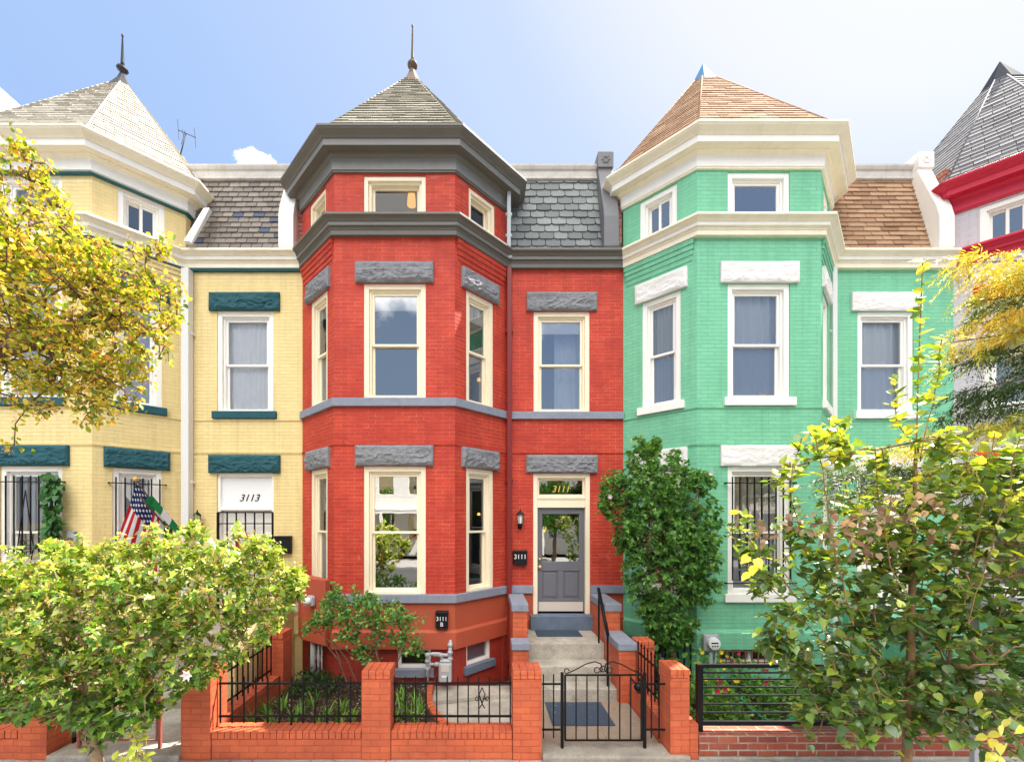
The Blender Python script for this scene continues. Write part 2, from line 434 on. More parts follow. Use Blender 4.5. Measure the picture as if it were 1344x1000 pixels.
def rock_block(F, u0, u1, z0, z1, matl, parent, name='lintel', prot=.045, rough=.038, seed=0):
    mb = MB(); nx = max(14, int((u1-u0)/.02)); nz = 14
    g = []
    for k in range(nz+1):
        for i in range(nx+1):
            fu = i/nx; fz = k/nz
            e = min(1, min(fu, 1-fu)*nx/1.5)*min(1, min(fz, 1-fz)*nz/1.4)
            x = (u0+(u1-u0)*fu); z = z0+(z1-z0)*fz
            n1 = noise.noise(Vector((x*3.1+seed*7, z*6, seed*3.3))); n2 = 1-abs(noise.noise(Vector((x*6+seed*5, z*13, 4.+seed))))*2.2
            n3 = noise.noise(Vector((x*25, z*30, seed)))
            n4 = noise.noise(Vector((x*9+seed, z*9, 9.)));  o = prot+e*rough*(.6+.7*n1+.55*max(0, n2)*(.35+.65*(fz < .6))+.32*n4+.2*n3-(.35 if n4 > .12+.55*fz else 0))
            g.append(F.pt(x+.004*n3*(1-e), max(prot*.6, o), z+.006*n1*(1-e)))
    fs = []
    for k in range(nz):
        for i in range(nx):
            a = k*(nx+1)+i; fs.append((a, a+1, a+nx+2, a+nx+1))
    mb.add(g, fs)
    B = [F.pt(u0, 0, z0), F.pt(u1, 0, z0), F.pt(u1, 0, z1), F.pt(u0, 0, z1)]
    bot = [g[i] for i in range(nx+1)]; top = [g[nz*(nx+1)+i] for i in range(nx+1)]
    lef = [g[k*(nx+1)] for k in range(nz+1)]; rig = [g[k*(nx+1)+nx] for k in range(nz+1)]
    mb.add([B[0], B[1]]+bot[::-1], [tuple(range(nx+3))]); mb.add([B[3], B[2]]+top[::-1], [tuple(range(nx+3))])
    mb.add([B[0], B[3]]+lef[::-1], [tuple(range(nz+3))]); mb.add([B[1], B[2]]+rig[::-1], [tuple(range(nz+3))])
    return mb.build(name, matl, parent)

def clip_poly(poly, a, b):
    """keep the left side of a->b (2D)"""
    out = []; n = len(poly)
    f = lambda p: (b[0]-a[0])*(p[1]-a[1])-(b[1]-a[1])*(p[0]-a[0])
    for i in range(n):
        p, q = poly[i], poly[(i+1) % n]; fp, fq = f(p), f(q)
        if fp >= 0: out.append(p)
        if (fp > 0 and fq < 0) or (fp < 0 and fq > 0):
            t = fp/(fp-fq); out.append((p[0]+(q[0]-p[0])*t, p[1]+(q[1]-p[1])*t))
    return out

def tiles(mb, O, U, V, poly, h, w, th=.012, chamfer=0., gap=.008, jit=.15, odd=None):
    """rows of overlapping slates over the convex polygon poly (u,v) of the plane O + u U + v V"""
    O = Vector(O); U = Vector(U).normalized(); V = Vector(V).normalized(); Nn = U.cross(V).normalized()
    if Nn.z < 0: Nn = -Nn
    vmin = min(p[1] for p in poly); vmax = max(p[1] for p in poly); umin = min(p[0] for p in poly); umax = max(p[0] for p in poly)
    area = sum(poly[i][0]*poly[(i+1) % len(poly)][1]-poly[(i+1) % len(poly)][0]*poly[i][1] for i in range(len(poly)))
    if area < 0: poly = poly[::-1]
    mb.mi = 1; mb.add([O+U*p[0]+V*p[1] for p in poly], [tuple(range(len(poly)))], .0); mb.mi = 0
    r = 0; v = vmin
    while v < vmax:
        v1 = v+h*1.12
        u = umin-w*(1+(.5 if r % 2 else 0)+random.uniform(-.06, .06))
        while u < umax:
            ww = w*random.uniform(1-jit*.3, 1+jit*.3)
            a, b = u+gap/2, u+ww-gap/2
            vv = v+random.uniform(-1, 1)*h*.025
            t = [(a+chamfer, vv), (b-chamfer, vv), (b, vv+chamfer), (b, v1), (a, v1), (a, vv+chamfer)] if chamfer else [(a, vv), (b, vv), (b, v1), (a, v1)]
            for i in range(len(poly)):
                t = clip_poly(t, poly[i], poly[(i+1) % len(poly)])
                if len(t) < 3: break
            if len(t) >= 3:
                tint = random.betavariate(2.2, 2.2)*.94
                if odd and random.random() < odd: tint = 1.
                lift = th*random.uniform(.8, 1.3)
                n = len(t)
                top = [O+U*p[0]+V*p[1]+Nn*(.003+lift*(1-(p[1]-v)/(v1-v))) for p in t]
                bot = [O+U*p[0]+V*p[1]+Nn*.001 for p in t]
                mb.add(top+bot, [tuple(range(n))]+[(i, n+i, n+(i+1) % n, (i+1) % n) for i in range(n)], tint)
            u += ww
        v += h; r += 1

def text_mesh(s, size, matl, parent, name, F=None, u=0, o=0, z=0, depth=.004, shear=0, align='CENTER', stretch=1.):
    cu = bpy.data.curves.new(name, 'FONT'); cu.body = s; cu.size = size; cu.extrude = depth; cu.shear = shear
    cu.align_x = align; cu.align_y = 'CENTER'
    t = bpy.data.objects.new(name+'_tmp', cu); COL.objects.link(t)
    bpy.context.view_layer.update()
    dg = bpy.context.evaluated_depsgraph_get()
    me = bpy.data.meshes.new_from_object(t.evaluated_get(dg))
    bpy.data.objects.remove(t)
    off = wloc(parent)
    for v in me.vertices:
        w = Vector(F.pt(u+v.co.x*stretch, o+v.co.z, z+v.co.y)); v.co = w-off
    me.materials.clear(); me.materials.append(matl)
    ob = bpy.data.objects.new(name, me); COL.objects.link(ob); ob.parent = parent
    return ob

def drape(F, u0, u1, z0, z1, o, matl, parent, name='curtain', folds=6, amp=.02, label=None):
    mb = MB(); nx = 60
    vs = []
    for k in range(2):
        for i in range(nx+1):
            f = i/nx
            vs.append(F.pt(u0+(u1-u0)*f, o+amp*math.sin(f*folds*2*math.pi+.8*math.sin(f*9)+k*.3)+amp*.4*math.sin(f*folds*5.1), z0 if k == 0 else z1))
    mb.smooth = True
    mb.add(vs, [(i, i+1, nx+2+i, nx+1+i) for i in range(nx)])
    ob = mb.build(name, matl, parent)
    if label: ob['label'] = label
    return ob

def window(rt, F, u0, u1, z0, z1, fm, split=.5, cw=.085, deep=0., up='glass', lo='glass_screen', cover=None, slider=False, bars=None, face=.0, thin=False):
    """double-hung window in the opening u0..u1, z0..z1"""
    mb = MB(); d = deep
    c1 = .05 if thin else cw
    # outer casing set just inside the brick, then a stepped jamb
    for (a, b, c, e) in ((u0, u0+c1, z0, z1), (u1-c1, u1, z0, z1), (u0+c1, u1-c1, z1-c1, z1)):
        mb.fbox(F, a, b, -.16, -.02+face, c, e)
    mb.fbox(F, u0+c1, u1-c1, -.16-d, .0+face, z0, z0+.045)
    i0, i1, j0, j1 = u0+c1, u1-c1, z0+.045, z1-c1
    c2 = .035
    for (a, b, c, e) in ((i0, i0+c2, j0, j1), (i1-c2, i1, j0, j1), (i0+c2, i1-c2, j1-c2, j1)):
        mb.fbox(F, a, b, -.19-d, -.065+(-d*.0), c, e)
    if d:
        for (a, b, c, e) in ((i0+c2, i0+c2+.012, j0, j1-c2), (i1-c2-.012, i1-c2, j0, j1-c2)):
            mb.fbox(F, a, b, -.18-d, -.07, c, e)
    w = mb.build('window', fm, rt, bevel=.005)
    i0 += c2+.001; i1 -= c2+.001; j1 -= c2+.001; j0 += .001
    if d: i0 += .012; i1 -= .012
    st = .042
    if slider:
        um = (i0+i1)/2
        for (a, b, o, g) in ((i0, um+.02, -.13-d, up), (um-.02, i1, -.09-d, lo)):
            s = MB()
            for (x0, x1, y0, y1) in ((a, a+st, j0, j1), (b-st, b, j0, j1), (a+st, b-st, j0, j0+st), (a+st, b-st, j1-st, j1)):
                s.fbox(F, x0, x1, o-.03, o, y0, y1)
            s.build('sash', fm, w, bevel=.003)
            p = MB(); p.quad(F.pt(a+st, o-.018, j0+st), F.pt(b-st, o-.018, j0+st), F.pt(b-st, o-.018, j1-st), F.pt(a+st, o-.018, j1-st))
            p.build('pane', M[g], w, fixn=False)
    else:
        jm = j0+(j1-j0)*split
        parts = [(jm-.02, j1, -.085-d, up)] if split else [(j0, j1, -.085-d, up)]
        if split: parts.append((j0, jm+.02, -.125-d, lo))
        for (a, b, o, g) in parts:
            s = MB()
            for (x0, x1, y0, y1) in ((i0, i0+st, a, b), (i1-st, i1, a, b), (i0+st, i1-st, a, a+.04), (i0+st, i1-st, b-.04, b)):
                s.fbox(F, x0, x1, o-.035, o, y0, y1)
            s.build('sash', fm, w, bevel=.003)
            p = MB(); p.quad(F.pt(i0+st, o-.02, a+.04), F.pt(i1-st, o-.02, a+.04), F.pt(i1-st, o-.02, b-.04), F.pt(i0+st, o-.02, b-.04))
            p.build('pane', M[g], w, fixn=False)
    if cover:
        kind = cover[0]
        if kind == 'blind':
            b = MB(); b.fbox(F, i0+.005, i1-.005, -.142, -.134, j1-cover[1], j1); b.tube([F.pt(i0+.01, -.14, j1-cover[1]), F.pt(i1-.01, -.14, j1-cover[1])], .010)
            b.build('roller_blind', M['blind'], w)
            if len(cover) > 2: drape(F, cover[2], cover[3], j0, j1-.02, -.4-d, M['curtain_blue'], w, folds=5)
        elif kind == 'drape':
            drape(F, i0-.03, i1+.03, j0, j1+.02, -.205-d, M[cover[1]], w, folds=cover[2], amp=cover[3])
    if bars:
        n, o, zb, zt = bars[:4]
        b = MB()
        for k in range(n):
            u = u0+.04+(u1-u0-.08)*k/(n-1)
            b.bar(F.pt(u, o, zb-.1), F.pt(u, o, zt+.1), .016)
        for z in ([zb, zt] if len(bars) < 5 else bars[4]):
            b.bar(F.pt(u0-.06, o, z), F.pt(u1+.06, o, z), .022, .016)
            for u in (u0-.05, u1+.05): b.bar(F.pt(u, o, z), F.pt(u, -.0, z), .022)
        b.build('security_bars', M['iron'], w)
    return w

def ring_pts(F, u, z, r, o, a0=0, a1=360, n=14):
    return [F.pt(u+r*math.cos(R(a0+(a1-a0)*i/n)), o, z+r*math.sin(R(a0+(a1-a0)*i/n))) for i in range(n+1)]

def house(name, label, X0, W, fw, brick, lint, trim, frz, wintrim, tower_mat, mans_mat, par_mat, finial, bands, opts):
    fl = .92
    rt = root(name, label, 'house', (X0+W/2, 0, 0), 'terraced row houses')
    XJ = X0+2*fl+fw-.01; X1 = X0+W
    if 'fr' in opts: flr = opts['fr']
    pA, pB, pC, pD, pE = (X0, 0), (X0+fl, -.92), (X0+fl+fw, -.92), (XJ, 0), (X1, 0)
    FL, FF, FR, FE = Frame(pA, pB), Frame(pB, pC), Frame(pC, pD), Frame(pD, pE)
    dz = opts.get('dz', 0)
    ZB, ZE, ZA = 1.426, 7.5, 8.54+dz
    # openings (u0,u1,z0,z1) ---------------------------------------------------
    c = fw/2; hw = .517
    sL = FL.L; sc = FL.L*.54; shw = .34      # left face: measured from the wall join
    rc = FR.L*.46
    ops = {'L1': (sc-shw, sc+shw, 1.561, 3.68), 'L2': (sc-shw, sc+shw, 4.806, 6.71),
           'F1': (c-hw, c+hw, 1.561, 3.68), 'F2': (c-hw, c+hw, 4.806, 6.71),
           'R1': (rc-shw, rc+shw, 1.561, 3.68), 'R2': (rc-shw, rc+shw, 4.806, 6.71)}
    ec = opts.get('ec', 1.46-.414); eh = .527
    ops['E2'] = (ec-eh, ec+eh, 4.806, 6.69); ops['D'] = (ec-.535, ec+.535, 1.0, 3.66)
    aw = opts.get('aw', .33)
    ops['LA'] = (FL.L*.5-aw, FL.L*.5+aw, 7.74, 8.5+dz); ops['FA'] = (c-.515, c+.515, 7.74, 8.5+dz); ops['RA'] = (FR.L*.5-aw, FR.L*.5+aw, 7.74, 8.5+dz)
    # basement openings
    bops = {'BF': (c+.05, c+.60, .33, .66) if 'bf' not in opts else opts['bf'], 'BR': (.26, .86, .30, .74), 'BL': (.3, .8, .3, .66)}
    # walls -----------------------------------------------------------------------
    mb = MB()
    wall_face(mb, FL, ZB, ZE, [ops['L1'], ops['L2']]); wall_face(mb, FF, ZB, ZE, [ops['F1'], ops['F2']]); wall_face(mb, FR, ZB, ZE, [ops['R1'], ops['R2']])
    D = ops['D']
    wall_face(mb, FE, ZB, ZE, [(D[0], D[1], ZB, D[3]), ops['E2']])
    # corbelled courses under the eaves of the two canted sides
    for F in (FL, FR):
        for k in range(4):
            mb.fbox(F, .07-.012*k, F.L-.07+.012*k, 0, .012+.014*k, 7.13+.085*k, ZE-.004*k)
    # corner strips at the joins
    mb.fbox(FE, .0, .1, 0, .02, ZB, ZE)
    mb.build('wall', M[brick], rt)
    # attic storey
    mb = MB(); YB = 1.78
    wall_face(mb, FL, 7.7, ZA+.03, [ops['LA']], rev=.3); wall_face(mb, FF, 7.7, ZA+.03, [ops['FA']], rev=.3); wall_face(mb, FR, 7.7, ZA+.03, [ops['RA']], rev=.3)
    mb.quad((X0+.006, YB, 7.7), (X0+.006, 0, 7.7), (X0+.006, 0, ZA+.5), (X0+.006, YB, ZA+.5)); mb.quad((XJ, 0, 7.7), (XJ, YB, 7.7), (XJ, YB, ZA+.5), (XJ, 0, ZA+.5))
    mb.build('attic_wall', M[brick], rt)
    # base ------------------------------------------------------------------------
    mb = MB(); bm_ = opts.get('base', brick)
    path = [pA, pB, pC, pD, pE]
    sp = lambda a, b, m_, nm: None
    full = [pA, pB, pC, pD, (XJ+D[0], 0)]
    mb.sweep(full, [(-.1, .66), (.05, .66), (.05, .93), (.02, .97), (.0, .97), (0, ZB), (-.1, ZB)])
    mb.box(XJ+D[1]+.001, X1, -.05, .1, .66, .97); mb.box(XJ+D[1]+.001, X1, -.001, .1, .97, ZB)
    mb.build('base_course', M[opts.get('base2', brick)], rt)
    mb = MB()
    wall_face(mb, FL, -.6, .66, [bops['BL']]); wall_face(mb, FF, -.6, .66, [bops['BF']]); wall_face(mb, FR, -.6, .66, [bops['BR']]); wall_face(mb, FE, -.6, .66, [])
    mb.fbox(FR, FR.L-.14, FR.L, 0, .03, -.6, .66)
    mb.fbox(FE, D[0], D[1], -.2, 0, .66, D[2])
    mb.build('foundation_wall', M[bm_], rt)
    # rear and party walls, floors, room surfaces
    mb = MB()
    a, b = X0+.006, X1-.006
    mb.box(a, b, 9., 9.2, -.3, 9.4); mb.box(a, a+.1, .05, 9., -.3, 9.4); mb.box(b-.1, b, .05, 9., -.3, 9.4)
    mb.build('party_wall', M['brick_raw'], rt)
    mb = MB(); ins = .24
    poly = [(X0+.12, .05), (X0+fl+.1, -.92+ins), (X0+fl+fw-.1, -.92+ins), (XJ+.05, .2), (X1-.12, .2), (X1-.12, 5), (X0+.12, 5)]
    for z in (.78, 4.3, 7.56): mb.prism(poly, z, z+.1, 'z')
    mb.box(X0+.12, X1-.12, 4.4, 4.5, -.3, 9.3)
    mb.box(XJ-.05, XJ+.05, .3, 4.4, -.3, 9.3)
    mb.prism(poly[1:3]+[(XJ+.05, .2), (XJ+.05, 1.7), (X0+.12, 1.7), (X0+.12, .05)], 8.62+dz, 8.66+dz, 'z')
    mb.build('room_surfaces', M['interior'], rt)
    # trim --------------------------------------------------------------------------
    t = M[trim]; f = M[frz]
    mb = MB()
    pp = [(-.02, 7.47), (.075, 7.47), (.075, 7.545), (.09, 7.555), (.09, 7.58), (.13, 7.595), (.13, 7.645), (.145, 7.655), (.165, 7.685), (.20, 7.705), (.22, 7.71), (.22, 7.745), (.2, 7.76), (-.02, 7.78)]
    mb.sweep([pA, pB, pC, pD, (X1-.002, 0)], pp, second=lambda a, b: abs(a[0]-b[0]) < .001 and a[0] in (.13,))
    if opts.get('strip'):
        mb2 = MB(); mb2.sweep([pA, pB, pC, pD, (X1-.002, 0)], [(.0, 7.42), (.045, 7.42), (.06, 7.44), (.06, 7.468), (.0, 7.468)]); mb2.build('painted_strip', M[opts['strip']], rt)
    mb.build('lower_cornice', [t, f], rt, bevel=.003)
    tp = [(X0, YB), pA, pB, pC, pD, (XJ, YB)]
    mb = MB()
    pr = [(-.02, 8.53), (.035, 8.53), (.035, 8.555), (.05, 8.56), (.05, 8.74), (.065, 8.75), (.09, 8.775), (.11, 8.78), (.11, 8.80), (.24, 8.80), (.24, 8.90), (.255, 8.905), (.275, 8.93), (.32, 8.965), (.345, 8.985), (.345, 9.0), (.36, 9.005), (.36, 9.04), (.34, 9.05), (-.02, 9.06)]
    mb.sweep(tp, [(o, z+dz) for o, z in pr], second=lambda a, b: abs(a[0]-b[0]) < .001 and a[0] in (.05, .24))
    if opts.get('strip'):
        mb2 = MB(); mb2.sweep(tp, [(.0, 8.495+dz), (.05, 8.495+dz), (.06, 8.51+dz), (.06, 8.529+dz), (.0, 8.529+dz)]); mb2.build('painted_strip', M[opts['strip']], rt)
    mb.build('tower_cornice', [t, f], rt, bevel=.003)
    # belt courses
    mb = MB()
    mb.sweep([pA, pB, pC, pD, (X1-.002, 0)], [(-.01, 3.99), (.012, 4.03), (.018, 4.045), (.018, 4.058), (-.01, 4.062)])
    if bands != 'grey':
        mb.sweep([pA, pB, pC, pD, (X1-.002, 0)], [(-.01, 4.60), (.014, 4.64), (.02, 4.655), (.02, 4.67), (-.01, 4.675)])
        mb.sweep([pA, pB, pC, pD, (XJ+D[0], 0)], [(-.01, 1.43), (.02, 1.435), (.02, 1.5), (-.01, 1.52)])
    mb.build('belt_course', M[brick], rt)
    if bands == 'grey':
        mb = MB(); mb.sweep([pA, pB, pC, pD, (X1-.002, 0)], [(-.01, 4.673), (.055, 4.673), (.055, 4.80), (.05, 4.806), (-.01, 4.808)]); mb.build('sill_band', M['band_grey'], rt)
        mb = MB(); mb.sweep([pA, pB, pC, pD, (XJ+D[0]-.001, 0)], [(-.01, 1.426), (.055, 1.426), (.055, 1.555), (.05, 1.561), (-.01, 1.563)])
        mb.box(XJ+D[1]+.001, X1-.002, -.055, .01, 1.426, 1.561); mb.build('sill_band', M['band_grey'], rt)
    else:
        for F, k in ((FL, 'L1'), (FF, 'F1'), (FR, 'R1'), (FL, 'L2'), (FF, 'F2'), (FR, 'R2'), (FE, 'E2')):
            o = ops[k]; mb = MB(); mb.fbox(F, o[0]-.07, o[1]+.07, -.02, .06, o[2]-.125, o[2]+.01)
            mb.build('sill', M[bands], rt, bevel=.006)
    # lintels
    sd = int(abs(X0)*10)
    for i, (F, k) in enumerate(((FL, 'L1'), (FF, 'F1'), (FR, 'R1'), (FL, 'L2'), (FF, 'F2'), (FR, 'R2'), (FE, 'E2'), (FE, 'D'))):
        o = ops[k]; e = .115 if k[0] in 'LR' else .13
        zt = o[3]+(.345 if k[-1] in '12' else .34)
        rock_block(F, o[0]-e, o[1]+e, o[3]+.006, zt, M[lint], rt, seed=sd+i*3, rough=.015 if lint == 'lintel_white' else .038)
    # windows
    wt = M[wintrim]
    wo = opts.get('win', {})
    for F, k in ((FL, 'L1'), (FF, 'F1'), (FR, 'R1'), (FL, 'L2'), (FF, 'F2'), (FR, 'R2'), (FE, 'E2')):
        kw = dict(wo.get('all', {})); kw.update(wo.get(k, {}))
        window(rt, F, *ops[k], wt, **kw)
    for F, k in ((FL, 'LA'), (FF, 'FA'), (FR, 'RA')):
        kw = dict(split=0, up='glass_blue'); kw.update(wo.get('attic', {})); kw.update(wo.get(k, {}))
        window(rt, F, *ops[k], wt, **kw)
    # tower roof -------------------------------------------------------------------------
    cx = (X0+XJ)/2; cy = .88; za = opts.get('apex', 12.05); ze = 9.04+dz
    base = [(X0, 1.76), (X0, 0), pB, pC, (XJ, 0), (XJ, 1.76), (X0+fl+fw, 2.68), (X0+fl, 2.68)]
    e = .25; cen = Vector((cx, cy))
    n8 = len(base); bp = []
    for i in range(n8):
        p0, p1, p2 = Vector(base[i-1]), Vector(base[i]), Vector(base[(i+1) % n8])
        t1 = (p1-p0).normalized(); t2 = (p2-p1).normalized(); a_, b_ = Vector((t1.y, -t1.x)), Vector((t2.y, -t2.x))
        bp.append(p1+(a_+b_)/(1+a_.dot(b_))*e)
    mb = MB(); hip = MB()
    apex = Vector((cx, cy, za))
    for i in range(n8):
        p, q = bp[i], bp[(i+1) % n8]
        A = Vector((p.x, p.y, ze)); Bq = Vector((q.x, q.y, ze))
        if i in (5, 6, 7):
            mb.add([A, Bq, apex], [(0, 1, 2)], .4)
            continue
        U = (Bq-A); L = U.length; U = U/L
        h_ = apex-A; ua = h_.dot(U); Vv = h_-U*ua; vh = Vv.length
        tiles(mb, A, U, Vv, [(0, 0), (L, 0), (ua, vh)], opts.get('th', .13), opts.get('tw', .22), th=opts.get('tl', .02), gap=.008, chamfer=opts.get('tc', 0), odd=opts.get('todd'))
    for i in range(6):
        A = Vector((bp[i].x, bp[i].y, ze)); hip.tube([A+Vector((0, 0, .015)), apex+Vector((0, 0, .008))], .014, 6)
    rf = mb.build('tower_roof', [M[tower_mat], M['gap']], rt, uvs=False)
    hip.build('hip_ridge', M[opts.get('hip', tower_mat)], rf)
    # mansard ----------------------------------------------------------------------------
    mb = MB()
    A = Vector((XJ-.5, .0, 7.765)); V = Vector((0, .42, 1.72)); wd = X1-XJ+.5-.02
    tiles(mb, A, (1, 0, 0), V, [(0, 0), (wd, 0), (wd, V.length), (0, V.length)], opts.get('mh', .145), opts.get('mw', .245), th=.022, gap=.012, chamfer=opts.get('mc', 0), odd=opts.get('modd'))
    mb.build('mansard_roof', [M[mans_mat], M['gap']], rt, uvs=False)
    mb = MB()
    mb.prism([(.40, 9.455), (.355, 9.47), (.355, 9.50), (.375, 9.52), (.375, 9.63), (.35, 9.65), (.33, 9.70), (.33, 9.735), (.6, 9.75), (.6, 9.455)], XJ-.5, X1-.39, 'x')
    mb.build('roof_fascia', M['flash_white'], rt)
    mb = MB(); mb.box(X0+.01, X1-.01, .6, 9.2, 9.4, 9.5); mb.build('flat_roof', M['lead'], rt)
    # party parapet
    xa, xb = X1-.395, X1-.115
    mb = MB(); mb.prism([(-.10, 7.785), (-.13, 7.85), (-.13, 8.40), (-.08, 8.62), (.27, 9.55), (.27, 9.62), (.8, 9.62), (.8, 7.785)] if opts.get('block', 1) else [(-.10, 7.785), (-.13, 7.85), (-.13, 8.40), (-.08, 8.62), (.16, 9.25), (.8, 9.25), (.8, 7.785)], xa, xb, 'x')
    pb = mb.build('parapet', M[par_mat], rt, bevel=.012)
    mb = MB(); xm = (xa+xb)/2
    if opts.get('block', 1): mb.box(xa-.01, xb+.01, .24, .85, 9.60, 9.90); mb.build('end_block', M[par_mat], pb, bevel=.008); mb = MB()
    for k in range(6):
        a_ = k*math.pi/3
        mb.lathe((0, 0, 0), [(.001, 0), (.03, .004), (.001, .014)], 8)
        for j in range(len(mb.v)-24, len(mb.v)):
            v = mb.v[j]; mb.v[j] = (xm+math.cos(a_)*.055+v[0]*1.1, .24-v[2]*1.6, 9.75+math.sin(a_)*.055+v[1]*1.1)
    if opts.get('block', 1): mb.build('rosette', M[par_mat], pb)
    # finial
    Fz = finial
    if Fz[0] == 'spike':
        z0 = za-.10
        mb = MB(); mb.lathe((cx, cy, z0), [(.31, -.31), (.30, -.28), (.19, -.10), (.10, .06), (.05, .2)], 8, R(22.5))
        fi = mb.build('finial', M[Fz[1]], rt)
        mb = MB()
        if Fz[2] == 'ball': mb.lathe((cx, cy, z0+.2), [(.045, 0), (.06, .03), (.10, .06), (.105, .10), (.085, .14), (.05, .17)], 12)
        else: mb.lathe((cx, cy, z0+.22), [(.045, 0), (.05, .03), (.105, .07), (.10, .105), (.05, .13)], 8)
        mb.build('knob', M[Fz[1]], fi)
        mb = MB(); mb.lathe((cx, cy, z0+.35), [(.038, 0), (.032, .1), (.012, Fz[3]), (.022, Fz[3]+.02), (.022, Fz[3]+.05), (.004, Fz[3]+.07)], 10)
        mb.build('spike', M[Fz[1]], fi)
    else:
        mb = MB(); mb.lathe((cx, cy, za-.27), [(.33, -.17), (.32, -.14), (.002, .44)], 8, R(22.5)); mb.build('roof_cap', M[Fz[1]], rt)
    return dict(rt=rt, FL=FL, FF=FF, FR=FR, FE=FE, XJ=XJ, X0=X0, X1=X1, ops=ops, bops=bops)

def small_window(rt, F, op, fm, glass='glass_screen', sill=None, div=0, bars=None):
    u0, u1, z0, z1 = op; mb = MB()
    for (a, b, c, d) in ((u0, u0+.05, z0, z1), (u1-.05, u1, z0, z1), (u0+.05, u1-.05, z1-.04, z1), (u0+.05, u1-.05, z0, z0+.05)):
        mb.fbox(F, a, b, -.12, -.03, c, d)
    for k in range(div):
        u = u0+(u1-u0)*(k+1)/(div+1); mb.fbox(F, u-.02, u+.02, -.11, -.04, z0+.05, z1-.04)
    w = mb.build('basement_window', fm, rt, bevel=.004)
    p = MB(); p.quad(F.pt(u0+.05, -.08, z0+.05), F.pt(u1-.05, -.08, z0+.05), F.pt(u1-.05, -.08, z1-.04), F.pt(u0+.05, -.08, z1-.04)); p.build('pane', M[glass], w, fixn=False)
    if sill:
        s = MB(); s.fbox(F, u0-.06, u1+.06, -.02, .07, z0-.13, z0+.004); s.build('sill', M[sill], w, bevel=.006)
    if bars:
        s = MB()
        for k in range(bars):
            u = u0+.02+(u1-u0-.04)*k/(bars-1); s.bar(F.pt(u, .02, z0-.01), F.pt(u, .02, z1+.01), .016)
        s.bar(F.pt(u0-.02, .02, z1-.03), F.pt(u1+.02, .02, z1-.03), .018); s.bar(F.pt(u0-.02, .02, z0+.04), F.pt(u1+.02, .02, z0+.04), .018)
        s.build('security_bars', M['iron_rust'], w)

def downpipe(rt, x, y, z0, z1, m, w=.1, sq=True):
    mb = MB()
    if sq: mb.box(x-w/2, x+w/2, y-w/2, y+w/2, z0, z1)
    else: mb.tube([(x, y, z0), (x, y, z1)], w/2, 12)
    for z in (z0+.6, (z0+z1)/2-.3, z1-1.2): mb.box(x-w/2-.025, x+w/2+.025, y-.005, y+w/2+.03, z, z+.05)
    mb.build('downpipe', m, rt, bevel=.006)

# ------------------------------------------------------------------ the four houses
H_red = house('row_house', 'red brick row house with dark grey cornices, grey front door and slate roofed corner tower',
    -3.4, 6.012, 2.0, 'brick_red', 'lintel_grey', 'trim_dark', 'trim_grey', 'trim_creamwin', 'slate_green', 'slate_grey', 'parapet_grey',
    ('spike', 'copper', 'ball', .72), 'grey',
    dict(base='brick_dark', base2='stucco_red', mc=.028, mh=.168, mw=.275, th=.14, tw=.24, ec=1.46-.43, aw=.33, hip='slate_green',
         win={'all': dict(cover=('blind', .2)), 'F1': dict(up='glass_mirror', lo='glass_mirror', split=.5), 'F2': dict(up='glass_blue', lo='glass_blue', cover=('blind', .26)),
              'E2': dict(up='glass_blue', lo='glass_blue', cover=('blind', .24, .95, 1.6)),
              'R1': dict(cover=None, lo='glass'), 'L1': dict(cover=None), 'attic': dict(deep=.05, up='glass_dim', cw=.07), 'R2': dict(cover=('blind', .3))}))
H_yel = house('row_house', 'pale yellow brick row house with dark teal lintels and pale shingled tower roof',
    -9.45, 6.05, 2.03, 'brick_yellow', 'teal', 'trim_ivory', 'trim_white', 'trim_white', 'slate_pale', 'slate_mixed', 'trim_white',
    ('spike', 'lead', 'disc', .62), 'teal',
    dict(block=0, apex=11.95, strip='teal_paint', mh=.122, mw=.20, th=.115, tw=.26, ec=1.115, hip='slate_pale', modd=.03,
         win={'all': dict(lo='glass', cover=('drape', 'curtain_lace', 6, .015)), 'F1': dict(bars=(8, .07, 2.32, 3.42, [1.7, 2.32, 3.42]), cover=('drape', 'curtain_grey', 5, .02)),
              'R1': dict(bars=(6, .07, 2.32, 3.42)), 'E2': dict(up='glass_soft', lo='glass_soft', cover=('drape', 'curtain_lace', 9, .012)),
              'attic': dict(up='glass', cover=('drape', 'blind', 3, .004)), 'RA': dict(slider=True, lo='glass', up='glass', cover=None)}))
H_grn = house('row_house', 'mint green brick row house with white trim and brown shingled tower roof',
    2.614, 6.196, 2.06, 'brick_green', 'lintel_white', 'trim_ivory', 'trim_white', 'trim_white', 'shingle_brown', 'shingle_brown', 'trim_white',
    ('cap', 'cap_metal'), 'trim_white',
    dict(dz=.06, apex=12.1, mh=.105, mw=.34, th=.13, tw=.33, tl=.013, ec=1.03, bf=(.35, 1.45, .40, .655),
         win={'all': dict(lo='glass_screen', cover=('drape', 'curtain_grey', 5, .03)), 'F2': dict(cover=('drape', 'curtain_blue', 5, .03)),
              'F1': dict(bars=(9, .07, 1.9, 3.40, [1.75, 3.40]), cover=('drape', 'curtain_grey', 7, .02)), 'E2': dict(up='glass_soft', lo='glass', cover=('drape', 'curtain_blue', 5, .03)),
              'LA': dict(slider=True, up='glass_blue', lo='glass_blue')}))
